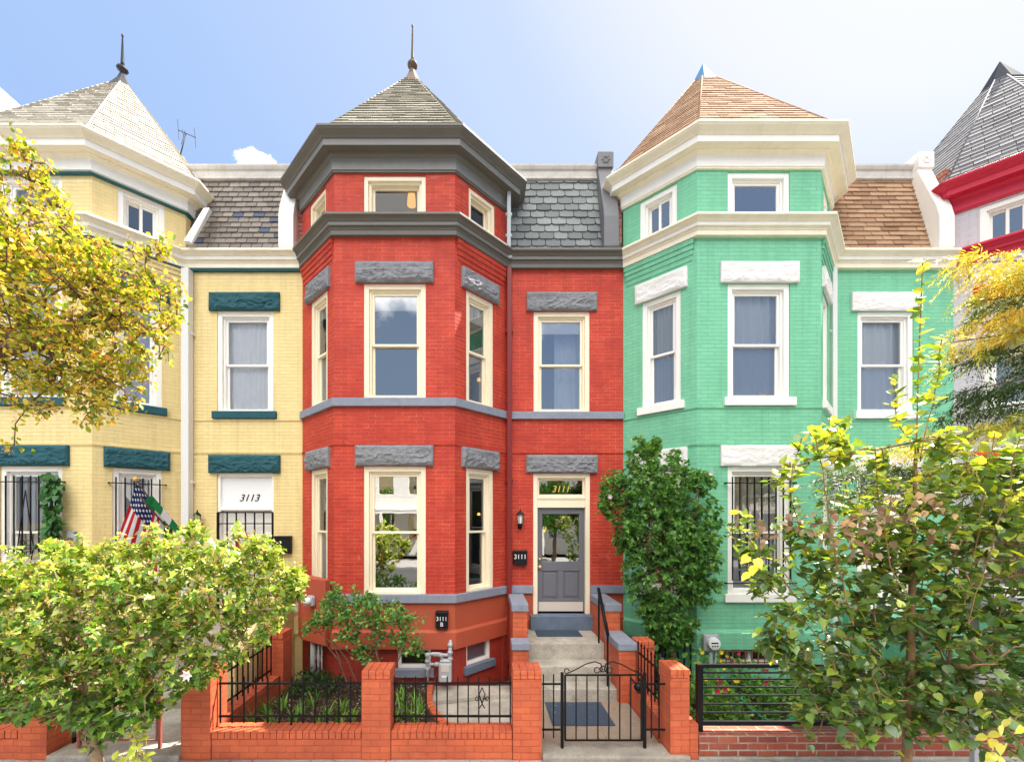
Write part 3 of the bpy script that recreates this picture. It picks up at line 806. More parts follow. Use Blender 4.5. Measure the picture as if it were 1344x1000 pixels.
H_pur = house('row_house', 'lavender brick row house with crimson cornices at the right edge of the terrace',
    8.81, 6.1, 2.03, 'brick_purple', 'red_paint', 'trim_crimson', 'trim_crimson', 'trim_white', 'shingle_dark', 'shingle_dark', 'trim_white',
    ('cap', 'lead'), 'trim_white',
    dict(dz=-.03, apex=12.15, th=.14, tw=.33, tl=.012, win={'all': dict(up='glass_soft', lo='glass_soft', cover=('drape', 'curtain_blue', 4, .02)), 'LA': dict(slider=True, up='glass_blue', lo='glass_blue')}))

# ---- red house details
rt, FF, FR, FL, FE = H_red['rt'], H_red['FF'], H_red['FR'], H_red['FL'], H_red['FE']
small_window(rt, FF, H_red['bops']['BF'], M['trim_white'], 'glass', 'band_grey')
small_window(rt, FR, H_red['bops']['BR'], M['trim_white'], 'glass_screen', 'step_blue')
small_window(rt, FL, H_red['bops']['BL'], M['trim_white'], 'glass_screen')
downpipe(rt, .475, -.075, .1, 7.47, M['pipe_red'], .085)
downpipe(rt, .46, -.16, 7.78, 8.8, M['grey_metal'], .07)
def entry_door(H, zt=3.66, steel=False):
    D = H['ops']['D']; F = H['FE']; rt = H['rt']; u0, u1 = D[0], D[1]
    mb = MB()
    for (a, b, c, d) in ((u0, u0+.085, 1.02, zt), (u1-.085, u1, 1.02, zt), (u0+.085, u1-.085, zt-.085, zt)): mb.fbox(F, a, b, -.2, -.02, c, d)
    i0, i1 = u0+.085, u1-.085
    mb.fbox(F, i0, i1, -.17, -.05, 3.02, 3.24); mb.fbox(F, i0, i1, -.17, -.035, 3.19, 3.225)
    for k in range(26): mb.fbox(F, i0+(i1-i0)*(k+.2)/26, i0+(i1-i0)*(k+.7)/26, -.05, -.038, 3.165, 3.19)
    for (a, b, c, d) in ((i0, i0+.04, 3.24, zt-.085), (i1-.04, i1, 3.24, zt-.085), (i0+.04, i1-.04, 3.24, 3.27), (i0+.04, i1-.04, zt-.125, zt-.085)): mb.fbox(F, a, b, -.14, -.08, c, d)
    df = mb.build('door_frame', M['trim_creamwin'], rt, bevel=.004)
    mb = MB(); mb.quad(F.pt(i0+.04, -.11, 3.27), F.pt(i1-.04, -.11, 3.27), F.pt(i1-.04, -.11, zt-.125), F.pt(i0+.04, -.11, zt-.125)); mb.build('transom_pane', M['glass'], df, fixn=False)
    return F, i0, i1, df
F, i0, i1, df = entry_door(H_red)
text_mesh('3111', .17, M['letter_gold'], df, 'house_number', F, (i0+i1)/2+.0, -.103, 3.37, shear=.25)
# hall pendant seen through the transom
mb = MB(); mb.bar(F.pt((i0+i1)/2+.01, -.35, 3.6), F.pt((i0+i1)/2+.01, -.35, 3.75), .012); mb.fbox(F, (i0+i1)/2-.05, (i0+i1)/2+.07, -.42, -.3, 3.42, 3.57); mb.build('hall_lantern', M['black'], df)
mb = MB(); zb, ztp = 1.05, 3.015
g0, g1, gz0, gz1 = i0+.10, i1-.10, 2.0, 2.9
o0, o1 = -.145, -.10
for (a, b, c, d) in ((i0+.003, g0, zb, ztp), (g1, i1-.003, zb, ztp), (g0, g1, gz1, ztp), (g0, g1, 1.82, gz0), (g0, g1, zb, 1.30), ((g0+g1)/2-.055, (g0+g1)/2+.055, 1.30, 1.82)): mb.fbox(F, a, b, o0, o1, c, d)
mb.fbox(F, g0, g1, o0, o1-.022, 1.30, 1.82)
for a, b in ((g0+.03, (g0+g1)/2-.085), ((g0+g1)/2+.085, g1-.03)):
    mb.fbox(F, a, b, o1-.022, o1-.008, 1.335, 1.785)
dr = mb.build('door', M['door_grey'], rt, bevel=.006)
mb = MB(); mb.quad(F.pt(g0, -.12, gz0), F.pt(g1, -.12, gz0), F.pt(g1, -.12, gz1), F.pt(g0, -.12, gz1)); mb.build('pane', M['glass_mirror'], dr, fixn=False)
mb = MB(); mb.fbox(F, i0+.03, i1-.03, o1, o1+.006, 1.06, 1.235); mb.build('kick_plate', M['kick'], dr)
mb = MB()
for z, r in ((2.05, .022), (1.9, .03)):
    c0 = F.pt(i0+.05, o1, z); c1 = F.pt(i0+.05, o1+.05, z); mb.tube([c0, c1], r, 12)
mb.build('handle', M['brass'], dr)
# lights seen in the rooms
def lamp(x, y, z, r, m, parent, h=.14, name='table_lamp'):
    mb = MB(); mb.lathe((x, y, z), [(r*.75, h), (r*.95, h*.5), (r, 0)], 14); mb.build(name, M[m], parent)
lamp(-1.255, -.6, 8.24, .075, 'bulb', rt, .2, 'pendant_lamp')
lamp(-.1, .55, 2.88, .03, 'bulb_dim', rt, .05, 'wall_light'); lamp(.0, .6, 2.88, .03, 'bulb_dim', rt, .05, 'wall_light')
lamp(-.1, .5, 5.55, .035, 'bulb_dim', rt, .06, 'wall_light')
# small white figurine on the right ground floor sill
# ---- yellow house details
rt = H_yel['rt']; F = H_yel['FE']; D = H_yel['ops']['D']
small_window(rt, H_yel['FF'], H_yel['bops']['BF'], M['trim_white']); small_window(rt, H_yel['FR'], H_yel['bops']['BR'], M['trim_white'])
downpipe(rt, -5.50, -.09, .1, 7.42, M['pipe_white'], .14)
mb = MB(); mb.hexa([(-5.38, -.36, 7.78), (-5.28, -.36, 7.78), (-5.28, -.26, 7.78), (-5.38, -.26, 7.78), (-5.22, -.05, 8.6), (-5.12, -.05, 8.6), (-5.12, .05, 8.6), (-5.22, .05, 8.6)]); mb.build('downpipe', M['pipe_white'], rt)
u0, u1 = D[0], D[1]
mb = MB()
for (a, b, c, d) in ((u0, u0+.05, 1.02, 3.66), (u1-.05, u1, 1.02, 3.66), (u0+.05, u1-.05, 3.6, 3.66), (u0+.05, u1-.05, 2.97, 3.03)): mb.fbox(F, a, b, -.2, -.03, c, d)
df = mb.build('door_frame', M['trim_white'], rt, bevel=.004)
mb = MB(); mb.fbox(F, u0+.05, u1-.05, -.14, -.08, 3.03, 3.6); tp = mb.build('transom_panel', M['white_plastic'], df)
text_mesh('3113', .19, M['letter_black'], df, 'house_number', F, (u0+u1)/2+.03, -.076, 3.2, shear=.35)
mb = MB(); mb.fbox(F, u0+.055, u1-.055, -.15, -.11, 1.05, 2.965)
for k in range(3): mb.fbox(F, u0+.12, u1-.12, -.11, -.10, 1.2+k*.6, 1.65+k*.6)
dr = mb.build('door', M['trim_white'], rt, bevel=.006)
mb = MB(); ga, gb = u0+.02, u1-.02
for k in range(7):
    u = ga+(gb-ga)*k/6; mb.bar(F.pt(u, -.01, 1.05), F.pt(u, -.01, 2.93), .02 if 0 < k < 6 else .035)
for z in (1.1, 1.9, 2.72, 2.93): mb.bar(F.pt(ga, -.01, z), F.pt(gb, -.01, z), .02)
sg = mb.build('security_gate', M['iron'], rt)
# scroll work on the barred front window
Ff = H_yel['FF']; c = Ff.L/2; mb = MB()
for s in (-1, 1):
    mb.tube([Ff.pt(c, .085, 3.28), Ff.pt(c+s*.13, .085, 2.35), Ff.pt(c, .085, 1.6)], .008, 6)
    mb.tube(ring_pts(Ff, c+s*.05, 2.42, .04, .085), .006, 5); mb.tube(ring_pts(Ff, c+s*.05, 2.24, .04, .085), .006, 5)
mb.build('scroll_grille', M['iron'], rt)
# ---- green house details
rt = H_grn['rt']
small_window(rt, H_grn['FF'], H_grn['bops']['BF'], M['trim_white'], 'glass', None, 1, 11)
small_window(rt, H_grn['FR'], H_grn['bops']['BR'], M['trim_white']); small_window(rt, H_grn['FL'], H_grn['bops']['BL'], M['trim_white'])
downpipe(rt, 6.50, -.07, .1, 7.47, M['pipe_white'], .085)
F, i0, i1, df = entry_door(H_grn)
mb = MB(); mb.fbox(F, i0+.003, i1-.003, -.145, -.1, 1.05, 3.015)
for k in range(3):
    for s in (0, 1): mb.fbox(F, i0+.09+s*.42, i0+.39+s*.42, -.1, -.088, 1.2+k*.6, 1.65+k*.6)
mb.build('door', M['trim_white'], rt, bevel=.006)
# ---- purple house: dark wooden door leaves at the side
rt = H_pur['rt']
small_window(rt, H_pur['FF'], H_pur['bops']['BF'], M['trim_white']); small_window(rt, H_pur['FL'], H_pur['bops']['BL'], M['trim_white']); small_window(rt, H_pur['FR'], H_pur['bops']['BR'], M['trim_white'])
F, i0, i1, df = entry_door(H_pur)
mb = MB(); mb.fbox(F, i0+.003, i1-.003, -.145, -.1, 1.05, 3.015); mb.build('door', M['wood'], rt, bevel=.006)
mb = MB(); F = H_pur['FL']; o = H_pur['ops']['L1']
for k in range(6): mb.fbox(F, o[0]+.1+k*.085, o[0]+.18+k*.085, .01, .035, 1.75, 3.5)
for z in (2.0, 2.9): mb.fbox(F, o[0]+.08, o[1]-.05, .036, .05, z, z+.05)
mb.build('shutter', M['wood'], rt)

# ---- further yellow neighbour at the left edge: its gable shows above the tower
rt = root('gabled_house', 'cream house whose white raked gable shows at the far left behind the yellow tower', 'house', (-12.6, 1.2, 0), 'terraced row houses')
mb = MB()
mb.prism([(-15.5, -.1), (-9.62, -.1), (-9.62, 10.3), (-12.6, 13.8), (-15.5, 10.3)], 1.3, 8, 'y'); mb.build('wall', M['brick_yellow'], rt)
mb = MB()
for a, b in (((-9.5, 10.33), (-12.6, 13.96)), ((-12.6, 13.96), (-15.7, 10.33))):
    n_ = Vector((b[0]-a[0], b[1]-a[1])).normalized(); m_ = Vector((-n_.y, n_.x)) if a[0] > -12 else Vector((-n_.y, n_.x))
    if m_.y > 0: m_ = -m_
    mb.prism([a, b, (b[0]+m_.x*.16, b[1]+m_.y*.16), (a[0]+m_.x*.16, a[1]+m_.y*.16)], 1.1, 1.28, 'y')
    mb.prism([(a[0]-m_.x*.05, a[1]-m_.y*.05), (b[0]-m_.x*.05, b[1]-m_.y*.05), b, a], .95, 8, 'y')
mb.build('gable_trim', M['trim_white'], rt)

# ---- fittings on the facades (things of their own)
def mailbox(px0, px1, py0, py1, d, text, label, F, lid=True):
    a = P(px0, py1, d); b = P(px1, py0, d)
    u0 = (Vector((a.x, a.y))-F.p).dot(F.t); u1 = (Vector((b.x, b.y))-F.p).dot(F.t)
    rt = root('mailbox', label, 'mailbox', F.pt((u0+u1)/2, 0, a.z), 'mailboxes on the house fronts')
    mb = MB(); mb.fbox(F, u0, u1, .006, .10, a.z, b.z-.03); mb.build('box', M['black'], rt, bevel=.01)
    mb = MB(); mb.fbox(F, u0-.006, u1+.006, .004, .11, b.z-.05, b.z); mb.build('lid', M['black'], rt, bevel=.012)
    n = len(text); h = b.z-a.z
    for i, s in enumerate(text):
        text_mesh(s, (.125 if n == 2 else .125)*(u1-u0)/.27, M['letter_white'], rt, 'house_number', F, (u0+u1)/2, .103, a.z+h*(.56 if n == 1 else (.56 if i == 0 else .24)))
    return rt
mailbox(673.5, 691.5, 722, 741, 7.95, ['3111'], 'black mailbox numbered 3111 beside the grey front door', H_red['FE'])
mailbox(572, 588, 801.5, 824, 7.02, ['3111', 'B'], 'black mailbox lettered 3111 B low on the orange brown base of the red bay', H_red['FF'])
a = mailbox(361.5, 382.5, 703, 726, 7.95, [], 'blank dark mailbox right of the barred yellow house door', H_yel['FE'])
def wall_lamp(px, py, d, label, s=1.):
    c = P(px, py, d); rt = root('wall_lamp', label, 'lamp', (c.x, 0, c.z), 'wall lanterns beside the doors')
    mb = MB(); mb.lathe((c.x, -.012, c.z-.13*s), [(.03*s, -.045*s), (.045*s, .0), (.03*s, .045*s)], 10); mb.tube([(c.x, -.0, c.z-.13*s), (c.x, -.07*s, c.z-.17*s), (c.x, -.12*s, c.z-.12*s)], .011*s, 8); mb.build('bracket', M['black'], rt)
    mb = MB(); y = -.12*s
    mb.lathe((c.x, y, c.z-.1*s), [(.02*s, 0), (.04*s, .02*s)], 6)
    for k in range(6):
        a = k*math.pi/3; mb.bar((c.x+.04*s*math.cos(a), y+.04*s*math.sin(a), c.z-.08*s), (c.x+.06*s*math.cos(a), y+.06*s*math.sin(a), c.z+.07*s), .008*s)
    mb.lathe((c.x, y, c.z+.07*s), [(.08*s, 0), (.075*s, .012*s), (.03*s, .055*s), (.012*s, .07*s), (.015*s, .09*s), (.002, .11*s)], 6); mb.build('lantern_frame', M['black'], rt)
    mb = MB(); mb.lathe((c.x, y, c.z-.078*s), [(.034*s, 0), (.053*s, .147*s)], 6); mb.build('lantern_glass', M['white_plastic'], rt)
wall_lamp(682.5, 681, 7.95, 'small black lantern above the 3111 mailbox by the grey door', 1.05)
wall_lamp(262, 681, 7.95, 'small dark lantern on the yellow wall left of the barred door', .95)

def elec_meter(c, F, label, s=1., conduit=None):
    u = (Vector((c.x, c.y))-F.p).dot(F.t); z = c.z
    rt = root('electric_meter', label, 'meter', F.pt(u, 0, z), 'electric meters')
    o = conduit[0] if conduit else 0
    mb = MB(); mb.fbox(F, u-.13*s, u+.13*s, o+.002, o+.09, z-.15*s, z+.14*s); mb.build('case', M['grey_metal'], rt, bevel=.03)
    mb = MB(); mb.tube([F.pt(u+.01, o+.09, z), F.pt(u+.01, o+.17, z)], [.105*s, .095*s], 24); mb.build('glass_cover', M['white_plastic'], rt, bevel=.01)
    mb = MB(); mb.fbox(F, u-.05*s, u+.06*s, o+.171, o+.174, z+.01, z+.03)
    for k in (-1, 0, 1): mb.fbox(F, u+.01+k*.04-.012, u+.01+k*.04+.012, o+.171, o+.174, z-.04, z-.02)
    mb.build('dial', M['letter_black'], rt)
    if conduit:
        mb = MB(); mb.tube([F.pt(u, o+.05, z-.14*s), F.pt(u, o+.05, conduit[1])], .03, 10); mb.tube([F.pt(u+.09, o+.05, z-.14*s), F.pt(u+.09, o+.05, z-.3*s), F.pt(u+.02, o+.05, z-.42*s)], .018, 8); mb.build('conduit', M['grey_metal'], rt)
elec_meter(P(933.5, 843, 6.96), H_grn['FF'], 'square grey electric meter low on the mint green bay', 1., (.05, .05))
# meter cabinet on the left cant of the red bay
F = H_red['FL']
rt = root('meter_cabinet', 'orange red metal cabinet in the corner between yellow house and red bay', 'cabinet', F.pt(.5, 0, .8))
mb = MB(); mb.prism([(-3.32, -.12), (-2.56, -.88), (-2.60, -1.0), (-3.16, -.60), (-3.33, -.34)], .72, 1.80, 'z'); mb.build('cabinet', M['stucco_red'], rt, bevel=.008)
mb = MB(); mb.tube([(-2.95, -.62, -.1), (-2.95, -.62, .73)], .05, 12); mb.tube([(-2.82, -.72, -.1), (-2.82, -.72, .73)], .02, 8); mb.tube([(-2.74, -.78, -.1), (-2.74, -.78, .73)], .015, 8); mb.build('conduit', M['grey_metal'], rt)
Fm = Frame((-3.16, -.60), (-2.60, -1.0))
elec_meter(Vector((-2.87, -.80, 1.44)), Fm, 'round pale electric meter on the orange red cabinet', .62)
# gas meter
rt = root('gas_meter', 'grey gas meter with looped pipes under the right corner of the red bay', 'meter', (-.82, -1.05, .2))
c = P(585, 876, 6.9)
mb = MB(); mb.box(c.x-.11, c.x+.10, c.y-.07, c.y+.09, c.z-.22, c.z+.09); mb.prism([(c.x-.11, c.z+.09), (c.x+.10, c.z+.09), (c.x+.05, c.z+.14), (c.x-.07, c.z+.14)], c.y-.05, c.y+.07, 'y'); mb.build('meter_body', M['grey_metal'], rt, bevel=.025)
mb = MB(); mb.box(c.x-.07, c.x+.06, c.y-.075, c.y-.071, c.z-.04, c.z+.06); mb.build('dial_plate', M['kick'], rt)
mb = MB(); mb.box(c.x-.06, c.x+.02, c.y-.0745, c.y-.0712, c.z-.13, c.z-.10); mb.build('label_sticker', M['white_plastic'], rt)
mb = MB(); q = lambda x, z: (c.x+x, c.y+.02, c.z+z)
mb.tube([q(-.30, -.42), q(-.30, .16), q(-.27, .21), q(-.20, .22), q(-.11, .22), q(-.07, .19), q(-.07, .1)], .027, 10)
mb.tube([q(-.20, .2), q(.06, .2)], .026, 10); mb.tube([q(.07, .1), q(.07, .36)], .03, 10); mb.tube([q(.07, .36), (c.x+.07, -.92, c.z+.40)], .03, 10)
for x, z in ((-.30, .1), (-.30, -.02), (-.30, .2), (-.08, .2), (.07, .36), (.07, .24), (.07, .14), (-.15, .05)): mb.lathe((c.x+x, c.y+.02, c.z+z-.03), [(.03, 0), (.042, .01), (.042, .05), (.03, .06)], 10)
mb.tube([q(-.30, .05), q(-.12, .05)], .024, 8); mb.build('pipework', M['grey_metal'], rt)

# antenna
rt = root('tv_antenna', 'thin metal television antenna standing on the roof of the yellow house', 'antenna', tuple(P(237, 215, 9.0)))
mb = MB(); mb.tube([P(235, 210, 9), P(244, 176, 9)], .012, 6); mb.build('mast', M['lead'], rt)
mb = MB(); mb.tube([P(234, 171, 9), P(257, 181, 9)], .008, 5)
for a, b in (((233, 157), (235, 184)), ((255, 168), (257, 195)), ((243, 172), (238, 190)), ((239, 170), (241, 178))): mb.tube([P(*a, 9), P(*b, 9)], .005, 5)
mb.build('aerial_rods', M['lead'], rt)

# small grey dog shaped ornament on the yellow bay
c = P(93, 704, 7.03); rt = root('wall_ornament', 'small grey dog figure fixed to the yellow bay corner right of the ivy window', 'ornament', (c.x, -.92, c.z))
mb = MB(); y = -.95
mb.prism([(c.x-.04, c.z-.02), (c.x+.04, c.z-.03), (c.x+.06, c.z-.09), (c.x+.08, c.z-.09), (c.x+.075, c.z+.02), (c.x+.03, c.z+.05), (c.x+.07, c.z+.08), (c.x+.04, c.z+.10), (c.x-.02, c.z+.07), (c.x-.06, c.z+.09), (c.x-.08, c.z+.05), (c.x-.06, c.z+.01), (c.x-.07, c.z-.06)], -.98, -.923, 'y'); mb.build('figure', M['grey_metal'], rt, bevel=.01)

# wreath on the yellow door
c = P(322, 711, 8.0); rt = root('wreath', 'red berry wreath hanging on the barred white door of the yellow house', 'wreath', (c.x, .1, c.z))
mb = MB(); ring = [(c.x+.13*math.cos(k*math.pi/12), -.045, c.z+.14*math.sin(k*math.pi/12)) for k in range(25)]; mb.tube(ring, .02, 6); mb.build('ring', M['wood'], rt)
mb = MB()
for k in range(420):
    a = random.uniform(0, 2*math.pi); r = .13+random.gauss(0, .025); p = Vector((c.x+r*math.cos(a), -.05+random.gauss(0, .015), c.z+r*1.08*math.sin(a))); q = Vector((random.gauss(0, 1), random.gauss(0, 1), random.gauss(0, 1))).normalized()*.03
    w = q.orthogonal().normalized()*.01; mb.add([p-w, p+w, p+q], [(0, 1, 2)])
mb.build('berries', M['red_paint'], rt)

# flags on slanting poles
def flagpole(tip, foot, d0, d1):
    return P(*tip, d0), P(*foot, d1)
M['navy'] = paint_mat('navy flag cloth', (.012, .025, .14), .8, .05); M['flag_red'] = paint_mat('red flag cloth', (.55, .012, .025), .8, .05)
M['flag_white'] = paint_mat('white flag cloth', (.8, .8, .82), .8, .03); M['flag_green'] = paint_mat('green flag cloth', (.01, .22, .07), .8, .05); M['gold'] = paint_mat('gold knob', (.8, .42, .05), .4, .05)
T, B = P(178, 629, 6.55), P(231, 704, 7.25)
rt = root('us_flag', 'stars and stripes flag hanging from a slanting pole in front of the yellow bay window', 'flag', tuple(B), 'flags on the yellow house')
mb = MB(); mb.tube([B, T], .012, 8); mb.build('pole', M['wood'], rt)
mb = MB(); mb.lathe(tuple(T-Vector((0, 0, .03))), [(.01, 0), (.033, .025), (.035, .045), (.012, .07)], 12); mb.build('pole_knob', M['gold'], rt)
def flag(T, B, s0, s1, ln, nfold, pull, fn, mats, rt, n=(60, 60), sway=.02, shear=(0, 0, 0)):
    mb = MB(); vs = []; ns, nt_ = n
    for i in range(ns+1):
        for j in range(nt_+1):
            s = s0+(s1-s0)*i/ns; t = j/nt_
            p = T+(B-T)*s
            p = p+Vector((pull*(1-(s-s0)*1.2)*t, 0, -ln*t))+Vector(shear)*t
            ph = s*nfold*6.28
            p = p+Vector((.35*sway*math.cos(ph*1.3)*t, sway*math.sin(ph+t*1.5)*min(1, t*3), 0))
            vs.append(p)
    mb.smooth = True
    for i in range(ns):
        for j in range(nt_):
            mb.mi = fn((i+.5)/ns, (j+.5)/nt_); a = i*(nt_+1)+j
            mb.add([vs[a], vs[a+1], vs[a+nt_+2], vs[a+nt_+1]], [(0, 1, 2, 3)])
    # merge so that it shades smoothly
    return mb, vs
def usf(a, b):
    # a along the hoist from the pole tip, b along the fly (hanging down)
    if a < .62 and b < .42:
        x = (a/.62*9); y = (b/.42*9)
        return 2 if (int(x)+int(y)) % 2 == 0 and (x % 1-.5)**2+(y % 1-.5)**2 < .13 else 1
    return 0 if int(a*13) % 2 == 0 else 2
mb, _ = flag(T, B, .03, .70, .86, 3, -.22, usf, None, rt, n=(104, 84), sway=.022, shear=(-.10, 0, 0))
mb.build('flag_cloth', [M['flag_red'], M['navy'], M['flag_white']], rt)
T2, B2 = P(184, 652, 6.5), P(229, 703, 7.1)
rt = root('green_white_flag', 'green white green flag furled round a slanting pole beside the stars and stripes', 'flag', tuple(B2), 'flags on the yellow house')
mb = MB(); mb.tube([B2, T2], .012, 8); mb.build('pole', M['wood'], rt)
mb = MB(); D_ = (B2-T2); up = Vector((.06, .02, .10)); k = 30
vs = []
for i in range(k+1):
    s = .12+.78*i/k
    for j in range(9):
        a = j/8; p = T2+D_*s+up*(math.sin(a*3.14)*.9)*(1-.25*abs(a-.5))+Vector((.10*a, -.03*math.sin(a*6.3), .03*math.sin(a*3.1)-.05*a)); vs.append(p)
for i in range(k):
    mb.mi = 0 if i < 10 or i > 19 else 1; mb.smooth = True
    for j in range(8): a = i*9+j; mb.add([vs[a], vs[a+1], vs[a+10], vs[a+9]], [(0, 1, 2, 3)])
for i in range(16):
    s = .58+.33*i/16; s2 = .58+.33*(i+1)/16
    mb.mi = 1 if i < 5 else 0
    for j in range(10):
        t, t2 = j/10, (j+1)/10
        f = lambda s, t: T2+D_*s+Vector((-.10*t-.22*t*(s-.58), .02*math.sin(s*40), -.62*t))
        mb.add([f(s, t), f(s2, t), f(s2, t2), f(s, t2)], [(0, 1, 2, 3)])
mb.build('flag_cloth', [M['flag_green'], M['flag_white']], rt)

# ------------------------------------------------------------------ ground
def struct(name, mb, m, **k):
    o = mb.build(name, m, None, **k); o['kind'] = 'structure'; return o
mb = MB(); mb.quad((-300, -300, -.22), (300, -300, -.22), (300, 300, -.22), (-300, 300, -.22)); struct('ground', mb, M['land'], fixn=False)
YP = -3.13          # street face of the garden walls
mb = MB()
xs = [-30+1.52*i for i in range(41)]
for i in range(40):
    for a, b in ((YP-1.6, YP+.02), (YP-3.14, YP-1.62)):
        mb.box(xs[i]+.012, xs[i+1]-.0, a, b, -.2, .06+random.uniform(-.003, .003))
struct('sidewalk', mb, M['paving'], bevel=.006)
mb = MB(); mb.box(-31, 31, YP-3.36, YP-3.15, -.3, .07); struct('kerb', mb, M['concrete'], bevel=.02)
mb = MB(); mb.box(-60, 60, -18, YP-3.37, -.3, -.09); struct('road', mb, M['asphalt'])
mb = MB(); mb.box(-60, 60, -21.5, -18.01, -.3, .04); struct('far_sidewalk', mb, M['paving'])
# garden soil and paths
mb = MB()
mb.prism([(-3.12, YP+.2), (.2, YP+.2), (.12, -2.92), (-.12, -2.80), (-.35, -2.6), (-.55, -2.35), (-.70, -2.05), (-.80, -1.75), (-.86, -1.0), (-.9, -.9), (-2.5, -.9), (-3.12, -.3)], -.2, .10, 'z')
mb.box(2.5, 8.7, YP+.2, -.2, -.2, .13); mb.box(-9.3, -5.1, YP+.2, -.2, -.2, .1)
mb.box(8.95, 14, YP+.2, -.2, -.2, .13)
struct('garden_soil', mb, M['soil'])
mb = MB(); mb.prism([(-.55, -2.35), (-.80, -1.6), (-.85, -.9), (.6, -.9), (.6, -2.92), (-.15, -2.90)], -.2, -.03, 'z'); mb.prism([(-.80, -1.5), (-.86, -.9), (.6, -.9), (.6, -1.25), (.1, -1.28)], -.03, .04, 'z')
struct('basement_path', mb, M['concrete_pale'], bevel=.01)
mb = MB()
pts = [(-.86, -1.0), (-.85, -1.4), (-.80, -1.75), (-.70, -2.05), (-.55, -2.35), (-.35, -2.6), (-.12, -2.80), (.12, -2.92)]
for i in range(len(pts)-1):
    for k in range(3):
        a = Vector(pts[i]).lerp(Vector(pts[i+1]), k/3+.02); b = Vector(pts[i]).lerp(Vector(pts[i+1]), (k+1)/3-.02); t = (b-a).normalized(); n_ = Vector((t.y, -t.x))*.05
        mb.prism([(a.x-n_.x, a.y-n_.y), (b.x-n_.x, b.y-n_.y), (b.x+n_.x, b.y+n_.y), (a.x+n_.x, a.y+n_.y)], 0, .15, 'z')
tag(mb.build('garden_edging', M['brick_orange'], None, bevel=.008), 'curved red brick edging between mulch bed and pale basement path', 'edging')
mb = MB(); mb.box(.67, 2.12, YP+.02, -1.2, -.2, .105); struct('entrance_path', mb, M['aggregate'])
mb = MB(); mb.box(.668, 2.35, YP-.045, YP+.26, -.2, .125); struct('gate_slab', mb, M['concrete'], bevel=.02)
mb = MB(); mb.box(-4.98, -3.47, YP-.03, YP+.26, -.2, .125); mb.box(-4.98, -3.47, YP+.262, -1.3, -.2, .10); struct('neighbour_path', mb, M['concrete_pale'], bevel=.02)

# ------------------------------------------------------------------ garden walls
def pier(mb, x0, x1, y0, y1, z1, z0=-.1):
    zc = z1-.105
    mb.box(x0, x1, y0, y1, z0, zc)
    n = max(3, round((x1-x0)/.078))
    for k in range(n):
        a = x0+(x1-x0)*k/n; b = x0+(x1-x0)*(k+1)/n
        e = random.uniform(0, .003)
        mb.box(a+.0035, b-.0035, y0-.006-e, y1+.006+e, zc+.006, z1-random.uniform(0, .004))
    mb.box(x0+.012, x1-.012, y0+.012, y1-.012, zc, z1-.012)
def low_wall(mb, x0, x1, y0, y1, z1, z0=-.1, alongy=False):
    zc = z1-.10
    mb.box(x0, x1, y0, y1, z0, zc)
    L = (y1-y0) if alongy else (x1-x0); n = round(L/.073)
    for k in range(n):
        e = random.uniform(0, .004); zt = z1-random.uniform(0, .006)
        if alongy: mb.box(x0-.006-e, x1+.006+e, y0+L*k/n+.0035, y0+L*(k+1)/n-.0035, zc+.006, zt)
        else: mb.box(x0+L*k/n+.0035, x0+L*(k+1)/n-.0035, y0-.006-e, y1+.006+e, zc+.006, zt)
    mb.box(x0+.01, x1-.01, y0+.01, y1-.01, zc, z1-.014)
W = {}
wr = root('garden_wall', 'orange painted brick garden wall with square piers in front of the red house', 'wall', (-1.4, YP, 0), 'brick front garden walls')
mb = MB(); low_wall(mb, -3.115, -1.401, YP+.012, YP+.21, .395); low_wall(mb, -1.061, .327, YP+.012, YP+.21, .395); mb.build('wall', M['brick_orange'], wr, bevel=.004)
for x0, x1, yb in ((-3.46, -3.12, .32), (-1.396, -1.066, .285), (.332, .664, .285), (2.13, 2.35, .33)):
    mb = MB(); pier(mb, x0, x1, YP, YP+yb, 1.085 if x0 < 2 else 1.10)
    if x0 > 2: mb.box(2.355, 2.455, YP+.01, YP+.3, -.1, .47)
    mb.build('pier', M['brick_orange'], wr, bevel=.004)
wr2 = root('garden_wall', 'low orange brick side wall between the entrance path and the green garden', 'wall', (2.2, -2.2, 0), 'brick front garden walls')
mb = MB(); low_wall(mb, 2.135, 2.33, YP+.335, -1.76, .40, alongy=True); mb.build('wall', M['brick_orange'], wr2, bevel=.004)
mb = MB(); pier(mb, 2.245, 2.50, -1.75, -1.50, 1.02); mb.build('pier', M['brick_orange'], wr2, bevel=.004)
wr3 = root('garden_wall', 'low orange brick side wall between the yellow and the red garden', 'wall', (-3.3, -2.2, 0), 'brick front garden walls')
mb = MB(); low_wall(mb, -3.36, -3.165, YP+.325, -1.42, .40, alongy=True); mb.build('wall', M['brick_orange'], wr3, bevel=.004)
mb = MB(); pier(mb, -3.44, -3.10, -1.41, -1.1, 1.05); mb.build('pier', M['brick_orange'], wr3, bevel=.004)
wr4 = root('garden_wall', 'worn brick garden wall and pier with flaking paint at the far left, in front of the yellow house', 'wall', (-6, YP, 0), 'brick front garden walls')
mb = MB(); low_wall(mb, -9.4, -5.33, YP+.012, YP+.21, .40); mb.build('wall', M['brick_orange'], wr4, bevel=.004)
mb = MB(); pier(mb, -5.32, -4.99, YP, YP+.3, 1.05); mb.build('pier', M['brick_orange'], wr4, bevel=.004)
wr5 = root('garden_wall', 'unpainted old brick wall with white mortar under the black rail fence at the right', 'wall', (5, YP, 0), 'brick front garden walls')
mb = MB(); mb.box(2.475, 9.6, YP+.03, YP+.28, .09, .33)
mb.build('wall', M['brick_raw'], wr5, bevel=.006)
mb = MB(); mb.box(2.46, 9.6, YP+.0, YP+.3, -.1, .088); mb.build('footing', M['concrete_pale'], wr5, bevel=.015)

